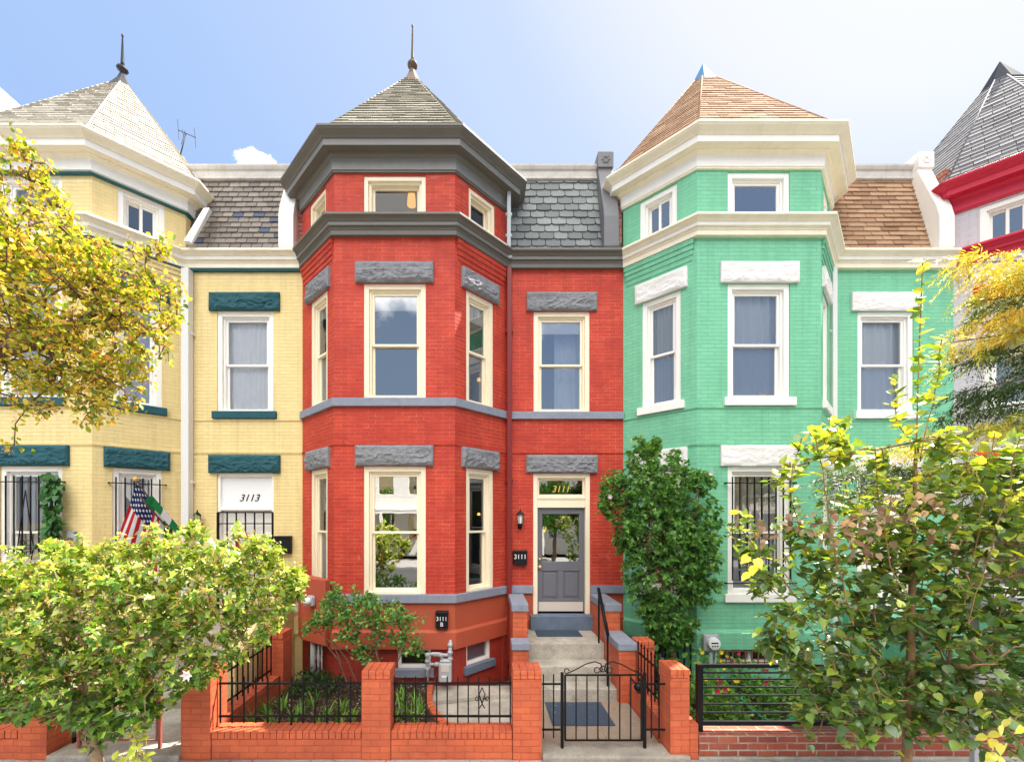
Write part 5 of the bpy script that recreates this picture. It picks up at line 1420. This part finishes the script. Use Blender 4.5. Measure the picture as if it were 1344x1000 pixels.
rB, ndB, pB_, tpB = plant('street_tree', 'golden green street tree reaching in from the upper left edge over the yellow house', 'tree', tuple(trB[0]), trB, blB, 1400, 9, .052, OVAL, M['leaf_gold'], M['bark'], .05, .0025, hang=.35, spread=.035, up=.8, step=.13, tintf=lambda p: rng.beta(1.6, 2.0, len(p)), edge=.2, back=3)
seat = np.array([tuple(ndB[i]) for i in tpB]); seat = seat[rng.random(len(seat)) < .8]
rep = np.repeat(seat, 7, axis=0)+rng.normal(size=(len(seat)*7, 3))*.025
leaves('seed_clusters', SMALL, rep, unit(rng.normal(size=rep.shape)+np.array([0, 0, -1.2])), rng.normal(size=rep.shape), rng.uniform(.018, .035, len(rep)), rng.uniform(0, .38, len(rep)), M['bud'], rB)

# C) young round-leaved tree, right ------------------------------------------------------------
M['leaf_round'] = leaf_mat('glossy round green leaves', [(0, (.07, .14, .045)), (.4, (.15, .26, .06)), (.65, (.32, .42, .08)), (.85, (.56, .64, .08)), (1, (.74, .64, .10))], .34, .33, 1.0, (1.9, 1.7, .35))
M['leaf_dry'] = leaf_mat('dry tan leaves', [(0, (.20, .12, .065)), (1, (.48, .35, .21))], .25, .7, .2, (1.2, .9, .7))
dC = 3.75
rC = root('young_tree', 'young tree with glossy round leaves and tall upright leader in the right foreground', 'tree', tuple(P(1192, 1040, dC)))
spine = [P(1190, 1060, dC), P(1190, 1000, dC), P(1192, 940, dC), P(1195, 880, dC), P(1196, 820, dC), P(1198, 740, dC), P(1200, 660, dC+.02), P(1203, 580, dC+.03), P(1205, 500, dC+.03), P(1208, 420, dC+.04), P(1211, 345, dC+.05)]
blC = [(1190, 850, 120, 105, dC, .55), (1080, 800, 75, 90, dC, .4), (1290, 800, 85, 130, dC, .5), (1150, 930, 110, 60, dC, .4), (1290, 930, 90, 70, dC-.2, .4), (1370, 800, 60, 200, dC, .5), (1090, 900, 60, 60, dC, .3), (1200, 720, 90, 60, dC, .4), (1230, 640, 60, 50, dC, .3), (1175, 715, 65, 55, dC, .35, 1.3), (1150, 790, 70, 50, dC, .35), (1120, 690, 50, 50, dC, .3), (1290, 680, 60, 60, dC, .35)]
blC += spikes([(965, 690), (985, 720), (1000, 760), (1010, 800), (1020, 850), (1005, 840), (1030, 620), (1060, 590), (1090, 575), (1110, 600), (1150, 600), (1240, 580), (1280, 590), (1320, 600), (1150, 650), (1250, 680), (1300, 690), (1045, 700), (1075, 740)], dC, 14, 26, .2, 1.6)
tips = blob_points(blC, 1600, .1)
nodes, par, tipn = grow(spine, tips, .2, .1, .03)
# upright shoots given one by one
shoots = [[(1120, 820), (1098, 740), (1085, 660), (1068, 560)], [(1140, 760), (1125, 700), (1108, 640), (1092, 548)], [(1060, 790), (1020, 740), (995, 700), (968, 668)], [(1090, 850), (1040, 800), (1000, 760), (972, 735)], [(1180, 780), (1160, 700), (1152, 620), (1150, 590)],
          [(1205, 600), (1220, 550), (1232, 490), (1236, 445)], [(1202, 590), (1180, 555), (1174, 520), (1172, 490)], [(1240, 800), (1245, 700), (1250, 620), (1246, 560)], [(1250, 780), (1262, 700), (1268, 640), (1270, 560)], [(1270, 820), (1300, 720), (1322, 650), (1338, 575)],
          [(1300, 840), (1330, 760), (1345, 690), (1360, 620)], [(1240, 860), (1275, 760), (1290, 660), (1306, 570)], [(1110, 900), (1060, 880), (1030, 860), (1008, 830)], [(1130, 920), (1080, 910), (1050, 890), (1020, 870)], [(1200, 740), (1215, 690), (1222, 640), (1225, 590)], [(1080, 700), (1050, 690), (1035, 650), (1042, 610)]]
for sh in shoots:
    dd = dC+rng.uniform(-.35, .35); q = [P(x, y, dd) for x, y in sh]
    A = np.array([tuple(v) for v in nodes]); j = int(np.linalg.norm(A-np.array(q[0]), axis=1).argmin())
    cur = j
    for a, b in zip([nodes[j]]+q[:-1], q):
        m = max(1, int((b-a).length/.12))
        for s in range(1, m+1):
            nodes.append(a.lerp(b, s/m)+Vector(rng.normal(size=3))*.008); par.append(cur); cur = len(nodes)-1
wood_mesh(nodes, par, .0045, .036, 'trunk', M['bark_orange'], rC, .55)
pos, ax, u, sz = leafage(nodes, par, 5, .082, 2.2, .025, .05, back=4)
# leaves along the tall shoots, one after the other
allsh = [[(1196, 690), (1203, 580), (1205, 500), (1208, 420), (1211, 338)]]+shoots
A = np.array([tuple(v) for v in nodes])
pp, dd_ = [], []
for sh in allsh:
    q = [P(x, y, dC) for x, y in sh]
    for a, b in zip(q[:-1], q[1:]):
        L = (b-a).length; m = int(L/(.055 if sh is not allsh[0] else .05))
        for s in range(m):
            c = a.lerp(b, (s+.5)/m); j = int(np.linalg.norm((A-np.array(c))*np.array([1, .15, 1]), axis=1).argmin()); c2 = Vector((A[j][0], A[j][1], A[j][2])) if np.linalg.norm((A[j]-np.array(c))[[0, 2]]) < .05 else c
            pp.append(tuple(c2)); dd_.append(tuple((b-a).normalized()))
pp = np.array(pp); dd_ = np.array(dd_); th = np.arange(len(pp))*2.4+rng.uniform(-.5, .5, len(pp))
sd = np.stack([np.cos(th), np.sin(th)*.9, rng.uniform(-.15, .45, len(pp))], 1)
ax2 = unit(sd+dd_*.25); pos = np.concatenate([pos, pp]); ax = np.concatenate([ax, ax2]); u = np.concatenate([u, unit(np.array([0, 0, 1.])+rng.normal(size=ax2.shape)*.4)]); sz = np.concatenate([sz, .088*rng.uniform(.6, 1.15, len(pp))])
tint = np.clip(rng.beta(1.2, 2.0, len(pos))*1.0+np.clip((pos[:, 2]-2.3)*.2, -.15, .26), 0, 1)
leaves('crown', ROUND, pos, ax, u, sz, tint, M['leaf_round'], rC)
# dead branch with dry leaves across the crown
q = [P(1200, 690, dC-.3), P(1150, 672, dC-.35), P(1100, 690, dC-.35), P(1035, 684, dC-.35)]
mb = MB(); mb.tube(q, .008, 6, .003); mb.build('dead_branch', M['bark'], rC)
pd = np.concatenate([np.array(P(x, y, dC-.38))[None, :]+rng.normal(size=(n_, 3))*s_ for x, y, n_, s_ in ((1150, 680, 34, .07), (1190, 668, 24, .08), (1110, 695, 30, .08), (1060, 690, 20, .07), (1225, 655, 10, .05), (1035, 684, 9, .03), (1130, 720, 14, .05), (1000, 700, 12, .05), (1240, 700, 10, .1))])
leaves('dry_leaves', ROUND, pd, unit(rng.normal(size=pd.shape)*.6+np.array([0, 0, -1])), rng.normal(size=pd.shape)+np.array([0, -1.2, 0]), rng.uniform(.035, .066, len(pd)), rng.random(len(pd)), M['leaf_dry'], rC)
py_ = np.concatenate([np.array(P(x, y, dC-.75))[None, :]+rng.normal(size=(n_, 3))*s_ for x, y, n_, s_ in ((1305, 935, 5, .06), (1318, 975, 6, .06), (1290, 985, 4, .05), (985, 740, 4, .03))])
leaves('yellow_leaves', ROUND, py_, unit(rng.normal(size=py_.shape)*.5+np.array([0, 0, -1])), rng.normal(size=py_.shape)*.4+np.array([0, -1.2, .3]), rng.uniform(.07, .09, len(py_)), rng.uniform(.9, 1, len(py_)), M['leaf_round'], rC)

# D) feathery conifer, right edge ---------------------------------------------------------------
M['needle'] = leaf_mat('golden and dark feathery foliage', [(0, (.04, .075, .03)), (.4, (.09, .15, .045)), (.55, (.34, .42, .06)), (.8, (.70, .62, .10)), (1, (.74, .46, .10))], .35, .5, .3, (1.4, 1.2, .5))
dD = 4.6
def feathery(label, trunkpts, fans, name='conifer'):
    r = root(name, label, 'tree', tuple(trunkpts[0]))
    wood = MB(); wood.tube(trunkpts, .12, 10, .05)
    POS, AX, UP, SZ, TT = [], [], [], [], []
    for (a, b, n_, droop, tl, dens) in fans:
        A_, B_ = Vector(a), Vector(b)
        wood.tube([A_, A_.lerp(B_, .5)+Vector((0, 0, .05)), B_], .018, 6, .005)
        for k in range(int(n_*1.15)):
            t = rng.uniform(.05, 1); c = A_.lerp(B_, t)+Vector((rng.normal()*.03, rng.uniform(-.2, .2), abs(rng.normal())*.05-.04+.05*math.sin(t*9+n_)))
            ln = rng.uniform(.12, .5)*(1.1-.35*t); dr = Vector((-.8+rng.normal()*.35, rng.normal()*.5, -droop*.75+rng.normal()*.35)).normalized()
            m = int(ln/.012*dens); tt = np.linspace(0, 1, m)
            p = np.array(c)[None, :]+np.array(dr)[None, :]*ln*tt[:, None]+np.stack([-.05*tt**2, 0*tt, -.07*tt**2], 1)
            s = np.where(np.arange(m) % 2 == 0, 1, -1)[:, None]
            perp = unit(np.cross(np.array(dr), rng.normal(size=3)))[None, :]
            POS.append(p); AX.append(unit(np.array(dr)[None, :]*.7+perp*s*.8+rng.normal(size=(m, 3))*.15)); UP.append(rng.normal(size=(m, 3))*.4+np.array([0, -.4, 1])); SZ.append(rng.uniform(.05, .085, m)*(1.15-.5*tt)); TT.append(np.full(m, np.clip(rng.normal(tl, .13), 0, 1))+rng.normal(size=m)*.03)
    wood.build('trunk', M['bark'], r, uvs=False, fixn=False)
    leaves('crown', NEEDLE, np.concatenate(POS), np.concatenate(AX), np.concatenate(UP), np.concatenate(SZ), np.concatenate(TT), M['needle'], r)
    return r
g = lambda x, y, o=0: P(x, y, dD+o)
fans = [(g(1470, 350), g(1262, 345), 150, .9, .78, 1.), (g(1470, 330, .1), g(1300, 372), 110, 1., .70, 1.), (g(1470, 380), g(1270, 398, .1), 60, .8, .32, 1), (g(1470, 390, -.2), g(1285, 425), 120, .8, .9, 1), (g(1470, 430), g(1245, 450), 110, .7, .75, 1.), (g(1470, 455, .2), g(1275, 470), 120, .6, .25, 1.1),
        (g(1470, 480), g(1262, 515), 130, .6, .2, 1.1), (g(1470, 520, .1), g(1255, 545), 120, .5, .2, 1.1), (g(1470, 540, -.1), g(1170, 590), 160, .5, .74, 1.), (g(1470, 570), g(1195, 630), 120, .5, .58, 1.), (g(1470, 600, .2), g(1090, 625), 170, .6, .22, 1.), (g(1470, 620, .1), g(1100, 655), 130, .6, .3, 1.), (g(1470, 400, .3), g(1300, 400, .3), 80, .8, .3, 1)]
feathery('feathery conifer with golden and dark drooping sprays entering from the right edge', [Vector((7.9, dD-DW+.2, 0)), Vector((7.85, dD-DW+.2, 2.5)), Vector((7.7, dD-DW+.2, 6.0))], fans)

# E) dense green shrub against the green bay --------------------------------------------------------
M['leaf_green'] = leaf_mat('fresh green leaves', [(0, (.04, .12, .025)), (.5, (.10, .26, .05)), (.85, (.22, .42, .07)), (1, (.46, .54, .12))], .35, .45, .35, (1.5, 1.4, .5))
dE = 6.75
trE = [P(888, 905, dE), P(885, 870, dE), P(880, 840, dE), P(875, 800, dE), P(870, 750, dE)]
blE = [(850, 650, 42, 52, dE, .45), (880, 640, 35, 40, dE, .4), (860, 700, 56, 45, dE, .5), (893, 720, 50, 50, dE, .5), (870, 770, 45, 50, dE, .45), (925, 690, 24, 40, dE, .25), (915, 750, 32, 40, dE, .3), (808, 640, 18, 28, dE, .2), (800, 655, 14, 30, dE, .15), (930, 640, 14, 14, dE, .1), (880, 820, 36, 30, dE, .35),
       (856, 600, 14, 22, dE, .15), (833, 605, 10, 18, dE, .1), (883, 600, 9, 16, dE, .1), (905, 625, 10, 16, dE, .1), (920, 630, 18, 14, dE, .1), (828, 690, 22, 40, dE, .3), (832, 740, 16, 30, dE, .2), (822, 715, 16, 8, dE, .1), (893, 838, 20, 8, dE, .15), (862, 800, 20, 30, dE, .3), (872, 832, 24, 12, dE, .2), (912, 775, 20, 24, dE, .25), (842, 588, 8, 16, dE, .1, 1.6), (862, 582, 7, 14, dE, .1, 1.6)]
rE, ndE, _, tpE = plant('green_shrub', 'tall dense green shrub growing against the mint green bay right of the front steps', 'shrub', tuple(trE[0]), trE, blE, 2600, 7, .085, LOBED, M['leaf_green'], M['bark'], .045, .003, hang=.5, spread=.025, up=.7, step=.16, edge=.3, tintf=lambda p: np.clip(rng.beta(2, 2.6, len(p))+np.clip((p[:, 2]-3.4)*.25, 0, .3), 0, 1))
mb = MB()
for q in ((800, 652), (932, 621)):
    mb = MB(); c = P(*q, dE-.5)
    for j in range(6):
        a = j*math.pi/3; mb.add([c, c+Vector((.022*math.cos(a-.5), -.02, .022*math.sin(a-.5))), c+Vector((.045*math.cos(a), -.025, .045*math.sin(a))), c+Vector((.022*math.cos(a+.5), -.02, .022*math.sin(a+.5)))], [(0, 1, 2, 3)])
    mb.build('flower', M['petal'], rE, uvs=False)

# F) rose bush before the red bay ----------------------------------------------------------------------
M['leaf_rose'] = leaf_mat('rose leaves', [(0, (.07, .06, .03)), (.10, (.07, .18, .05)), (.6, (.17, .38, .09)), (.9, (.36, .52, .09)), (1, (.62, .55, .08))], .3, .45, .35, (1.4, 1.3, .5))
dF = 6.25
trF = [P(500, 925, dF), P(500, 900, dF), P(497, 870, dF), P(492, 845, dF)]
blF = [(478, 805, 40, 26, dF, .3), (510, 815, 30, 28, dF, .3), (440, 800, 28, 24, dF, .25), (455, 830, 22, 16, dF, .2), (418, 818, 18, 16, dF, .15), (535, 812, 22, 18, dF, .2), (545, 845, 14, 16, dF, .15), (475, 855, 14, 16, dF, .15), (440, 778, 12, 12, dF, .1), (467, 780, 8, 12, dF, .1), (485, 783, 14, 8, dF, .1), (525, 840, 14, 10, dF, .1), (405, 825, 10, 8, dF, .1)]
rF, ndF, _, tpF = plant('rose_bush', 'thin rose bush with small leaves and bare canes before the bay of the red house', 'bush', tuple(trF[0]), trF, blF, 440, 9, .062, OVAL, M['leaf_rose'], M['bark'], .016, .003, hang=.2, spread=.03, up=.8, step=.15, edge=.1)
mb = MB()
for a, b in (((425, 842), (455, 895)), ((432, 835), (470, 900)), ((420, 830), (448, 870)), ((500, 895), (450, 850)), ((505, 895), (530, 850))): mb.tube([P(*a, dF), P((a[0]+b[0])/2+4, (a[1]+b[1])/2-3, dF), P(*b, dF)], .008, 5)
mb.build('cane', M['bark'], rF)

# ivy on the barred yellow window --------------------------------------------------------------------------
M['ivy'] = leaf_mat('ivy leaves', [(0, (.02, .08, .015)), (.8, (.05, .17, .025)), (1, (.12, .28, .03))], .2, .4, .4)
r = root('ivy', 'column of green ivy climbing the bars of the left yellow window', 'climber', tuple(P(68, 800, 6.9)))
n_ = 330; pos = np.array([tuple(P(68+rng.normal()*6.5, rng.uniform(622, 800), 6.93+rng.normal()*.03)) for _ in range(n_)])
leaves('foliage', ROUND, pos, unit(rng.normal(size=(n_, 3))*.5+np.array([0, -.2, -1])), rng.normal(size=(n_, 3))*.3+np.array([0, -1, .5]), rng.uniform(.08, .13, n_), rng.beta(2, 2, n_), M['ivy'], r)
mb = MB(); mb.tube([P(66, 900, 6.96), P(68, 750, 6.96), P(67, 625, 6.96)], .012, 6); mb.build('stem', M['bark'], r)
# strappy plant at the yellow steps
def blades(r, c, n_, ln, w, m, spread=.6, name='leaf_blades', tint=None):
    mb = MB(); mb.smooth = True
    for _ in range(n_):
        a = random.uniform(0, 6.28); l = ln*random.uniform(.6, 1.1); b = Vector(c)+Vector((random.gauss(0, .03), random.gauss(0, .03), 0)); s = random.uniform(.2, 1)*spread
        pts = []; K = 5
        for k in range(K+1):
            t = k/K; pts.append(b+Vector((math.cos(a)*s*l*t*(.4+.6*t), math.sin(a)*s*l*t*(.4+.6*t), l*(t-.45*s*t*t))))
        sd = Vector((-math.sin(a), math.cos(a), 0))
        vs = []
        for k, p in enumerate(pts): ww = w*(1-(k/K)**2)*.5+.0008; vs += [p-sd*ww, p+sd*ww]
        mb.add(vs, [(2*k, 2*k+1, 2*k+3, 2*k+2) for k in range(K)], random.random() if tint is None else tint)
    return mb.build(name, m, r, uvs=False, fixn=False)
M['blade'] = leaf_mat('strappy green blades', [(0, (.09, .24, .04)), (.6, (.20, .42, .06)), (1, (.38, .52, .10))], .35, .4, .4)
c = P(368, 768, 7.5); r = root('strappy_plant', 'plant with long strap leaves standing at the steps of the yellow house', 'plant', tuple(c)); blades(r, c, 16, .75, .07, M['blade'], .9)
mb = MB(); mb.lathe((c.x, c.y, 1.452), [(.07, 0), (.10, c.z-1.47), (.11, c.z-1.45)], 12); mb.build('pot', M['stucco_red'], r)
# day lilies in the mulch
def put_tuft(px, py, i, ln=.3):
    d = 560*(EYE-.10)/(py-HZ); c = P(px, py, d)
    r = root('grass_tuft', ['tuft of green lily leaves in the mulch bed behind the iron railing'][0], 'plant', tuple(c), 'lily tufts in the mulch bed'); blades(r, c, random.randint(12, 20), ln, .02, M['blade'], .8)
ptsx = [(258, 936), (275, 946), (300, 930), (318, 938), (345, 934), (352, 946), (370, 930), (385, 946), (395, 936), (410, 928), (432, 944), (450, 934), (462, 946), (330, 952), (300, 950), (420, 950), (360, 955), (447, 953), (530, 930), (538, 944), (521, 946), (549, 935), (526, 920), (545, 948)]
for i, q in enumerate(ptsx): put_tuft(q[0], q[1], i, .34 if q[0] > 500 else .26)
# weeds in the dark corner
M['weed'] = leaf_mat('low weeds', [(0, (.02, .05, .015)), (1, (.07, .15, .04))], .25, .5, .3)
n_ = 900; pw_ = np.stack([rng.uniform(-3.05, -2.3, n_), rng.uniform(-1.6, -.7, n_), .11+np.abs(rng.normal(size=n_))*.09], 1)
r = root('ground_cover', 'low dark weeds in the corner under the orange meter cabinet', 'weeds', (-2.7, -1.1, .1), kind='stuff')
leaves('weed_leaves', OVAL, pw_, unit(rng.normal(size=(n_, 3))+np.array([0, 0, .6])), rng.normal(size=(n_, 3))+np.array([0, 0, 1]), rng.uniform(.03, .07, n_), rng.random(n_), M['weed'], r)

# flowers in the green house bed
M['flower_pink'] = leaf_mat('pink flowers', [(0, (.65, .02, .12)), (1, (.75, .04, .2))], .2, .6, .2, (1, 1, 1)); M['flower_yellow'] = leaf_mat('yellow flowers', [(0, (.8, .6, .02)), (1, (.85, .7, .05))], .2, .6, .2, (1, 1, 1))
def flower_plant(px, py, h, fl, m, label, lm='leaf_green', w=.28, n_=110, k=5):
    d = 560*(EYE-.13)/(py-HZ); c = P(px, py, d); r = root('flowering_plant', label, 'plant', tuple(c), 'flowering plants in the green garden bed')
    mb = MB(); heads = []
    for j in range(9):
        a = random.uniform(0, 6.28); e = c+Vector((math.cos(a)*w*random.uniform(.2, 1), math.sin(a)*w*random.uniform(.2, 1), h*random.uniform(.7, 1.1))); mb.tube([c, c.lerp(e, .5)+Vector((0, 0, .05)), e], .005, 5, .002); heads.append(e)
    mb.build('stem', M['blade'], r)
    pos = np.array([tuple(c.lerp(random.choice(heads), random.uniform(.2, 1))+Vector((random.gauss(0, .05), random.gauss(0, .05), random.gauss(0, .04)))) for _ in range(n_)])
    leaves('foliage', OVAL, pos, unit(rng.normal(size=(n_, 3))+np.array([0, 0, .2])), rng.normal(size=(n_, 3))*.5+np.array([0, 0, 1]), rng.uniform(.04, .09, n_), rng.beta(3, 1.8, n_), M[lm], r)
    if fl:
        for e in random.sample(heads, min(k, 9)):
            mb = MB()
            for j in range(7):
                a = j*6.283/7; q = Vector((math.cos(a), -.5, math.sin(a)))*.034; s_ = Vector((-math.sin(a), 0, math.cos(a)))*.014; b0 = e+Vector((0, -.03, .02)); mb.add([b0, b0+q*.6+s_, b0+q, b0+q*.6-s_], [(0, 1, 2, 3)])
            mb.build('flower', M[m], r, uvs=False)
for args in ((928, 922, .75, 1, 'flower_yellow', 'tall plant with yellow flowers just right of the gate pier'), (945, 938, .45, 1, 'flower_yellow', 'leafy plant with yellow flowers behind the left end of the bar fence'), (930, 945, .5, 1, 'flower_pink', 'plant with pink flowers beside the gate pier'),
             (985, 915, .42, 1, 'flower_pink', 'plant with bright pink flowers in the middle of the flower bed'), (960, 955, .34, 0, '', 'low leafy plant at the front of the flower bed'), (1010, 930, .3, 0, '', 'leafy plant in the flower bed near the hose'), (970, 900, .5, 1, 'flower_pink', 'plant with a few pink flowers below the barred basement window'),
             (1040, 925, .4, 0, '', 'bushy plant in the flower bed behind the young tree'), (905, 930, .6, 1, 'flower_yellow', 'plant with yellow heads between pier and flower bed')):
    flower_plant(*args)
n_ = 4500; pw_ = np.stack([rng.uniform(2.55, 8., n_), rng.uniform(YP+.35, -1.1, n_), .14+np.abs(rng.normal(size=n_))*.06], 1)
r = root('ground_cover', 'green ground cover between the flowers of the green garden', 'ground cover', (5, -2, .1), kind='stuff')
leaves('cover_leaves', OVAL, pw_, unit(rng.normal(size=(n_, 3))+np.array([0, 0, .6])), rng.normal(size=(n_, 3))+np.array([0, 0, 1]), rng.uniform(.03, .07, n_), rng.beta(2, 1.5, n_), M['leaf_green'], r)
# big leaves rising behind the side wall
c = Vector((2.75, -1.3, .13)); r = root('hosta', 'leafy plant behind the side wall railing near the green shrub', 'plant', tuple(c))
n_ = 60; pos = np.array([tuple(c+Vector((random.uniform(-.25, .35), random.uniform(-.3, .3), random.uniform(.2, .62)))) for _ in range(n_)]); leaves('foliage', OVAL, pos, unit(rng.normal(size=(n_, 3))+np.array([0, -.3, .5])), rng.normal(size=(n_, 3))*.4+np.array([0, 0, 1]), rng.uniform(.12, .2, n_), rng.beta(2, 2, n_), M['leaf_green'], r)

# street trees across the road (reflected in the panes)
for i, x in enumerate((-14, -8.4, 4.5, 11)):
    r = root('far_street_tree', 'street tree on the far pavement, seen only in reflections', 'tree', (x, -19.2, 0), 'trees across the street')
    mb = MB(); mb.tube([(x, -19.2, 0), (x+.1, -19.2, 2.2), (x-.1, -19.3, 4.0)], .14, 8, .07); mb.build('trunk', M['bark'], r)
    n_ = 2600; q = unit(rng.normal(size=(n_, 3)))*(rng.uniform(.4, 1, n_)**.5)[:, None]; cl = rng.normal(size=(12, 3)); pos = np.array([x, -19.2, 3.6])+q*np.array([1.7, 1.6, 1.7])
    leaves('crown', OVAL, pos, unit(rng.normal(size=(n_, 3))), rng.normal(size=(n_, 3)), rng.uniform(.16, .3, n_), rng.beta(2, 2, n_), M['leaf_green'], r)


SUN_E, SKY_S, EXPO = 5.0, .09, 1.62
HAZE, HB = .9, 3.4
CLOUD1 = (5., 5., 5.)
FILL_CLOUD = (21., 21.*.97, 21.*.92)

# ------------------------------------------------------------------ camera, light, sky
cam = bpy.data.cameras.new('camera'); co = bpy.data.objects.new('camera', cam); COL.objects.link(co)
co.location = (0, -DW, EYE); co.rotation_euler = (R(90), 0, 0)
cam.sensor_width = 36; cam.lens = 36*FPX/1344; cam.shift_x = (672-CXP)/1344; cam.shift_y = (HZ-500)/1344
cam.clip_start = .05; cam.clip_end = 2000
scene.camera = co
EL, AZ = R(57), R(60)         # azimuth measured from +y (behind the houses) towards +x
sd = Vector((math.cos(EL)*math.sin(AZ), math.cos(EL)*math.cos(AZ), math.sin(EL)))
sl = bpy.data.lights.new('sun', 'SUN'); sl.energy = SUN_E; sl.angle = R(.53); sl.color = (1, .93, .82)
so = bpy.data.objects.new('sun', sl); COL.objects.link(so); so.rotation_euler = sd.to_track_quat('Z', 'Y').to_euler()
w = bpy.data.worlds.new('World'); scene.world = w; w.use_nodes = True; nt = w.node_tree; nt.nodes.clear()
out = N(nt, 'OutputWorld'); bg = N(nt, 'Background'); bg.inputs[1].default_value = SKY_S
sky = N(nt, 'TexSky', sky_type='NISHITA'); sky.sun_disc = False; sky.sun_elevation = EL; sky.sun_rotation = AZ; sky.air_density = 1.; sky.dust_density = 1.0; sky.ozone_density = 1.5
tc = N(nt, 'TexCoord')
# one small cumulus over the roofs; bright bank added behind camera as facade fill
def clouds(direction, r0, r1, scale, lo, hi, warp=None):
    d = N(nt, 'VectorMath', operation='DISTANCE'); nrm = N(nt, 'VectorMath', operation='NORMALIZE'); nt.links.new(tc.outputs['Generated'], nrm.inputs[0])
    mp = N(nt, 'Mapping'); mp.inputs['Scale'].default_value = warp or (1, 1, 1); nt.links.new(nrm.outputs[0], mp.inputs[0]); nt.links.new(mp.outputs[0], d.inputs[0])
    v = Vector(direction).normalized(); d.inputs[1].default_value = (v.x*(warp or (1,)*3)[0], v.y*(warp or (1,)*3)[1], v.z*(warp or (1,)*3)[2])
    n = N(nt, 'TexNoise'); n.inputs['Scale'].default_value = scale; n.inputs['Detail'].default_value = 8; n.inputs['Roughness'].default_value = .6; nt.links.new(nrm.outputs[0], n.inputs['Vector'])
    m = N(nt, 'MapRange'); m.inputs[1].default_value = r0; m.inputs[2].default_value = r1; m.inputs[3].default_value = 1; m.inputs[4].default_value = 0; nt.links.new(d.outputs['Value'], m.inputs[0])
    a = N(nt, 'Math', operation='ADD'); nt.links.new(m.outputs[0], a.inputs[0]); nt.links.new(n.outputs['Fac'], a.inputs[1])
    return ramp(nt, a.outputs[0], [(lo, 0.), (hi, 1.)])
c1 = clouds((-.530, 1, .825), .0, .05, 34, .78, .86, (1, 1, 1.9))
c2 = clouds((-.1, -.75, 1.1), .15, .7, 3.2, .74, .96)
# thin high haze that pales the blue towards the sun
nv = N(nt, 'VectorMath', operation='NORMALIZE'); nt.links.new(tc.outputs['Generated'], nv.inputs[0])
dt = N(nt, 'VectorMath', operation='DOT_PRODUCT'); nt.links.new(nv.outputs[0], dt.inputs[0]); dt.inputs[1].default_value = tuple(sd)
hz = ramp(nt, dt.outputs['Value'], [(k, tuple(x*HB for x in c)) for k, c in ((0, (.56, .76, 1.08)), (.15, (.44, .64, 1.05)), (.35, (.45, .65, 1.05)), (.55, (.50, .69, 1.06)), (.83, (.68, .81, 1.08)), (.92, (.96, .98, 1.07)))])
col = mix(nt, HAZE, sky.outputs[0], hz)
col = mix(nt, c1, col, CLOUD1)
col = mix(nt, c2, col, FILL_CLOUD)
nt.links.new(col, bg.inputs[0]); nt.links.new(bg.outputs[0], out.inputs[0])
scene.view_settings.view_transform = 'Standard'; scene.view_settings.look = 'None'; scene.view_settings.exposure = EXPO; scene.view_settings.gamma = 1
scene.render.film_transparent = False
scene.cycles.max_bounces = 8; scene.cycles.transparent_max_bounces = 12
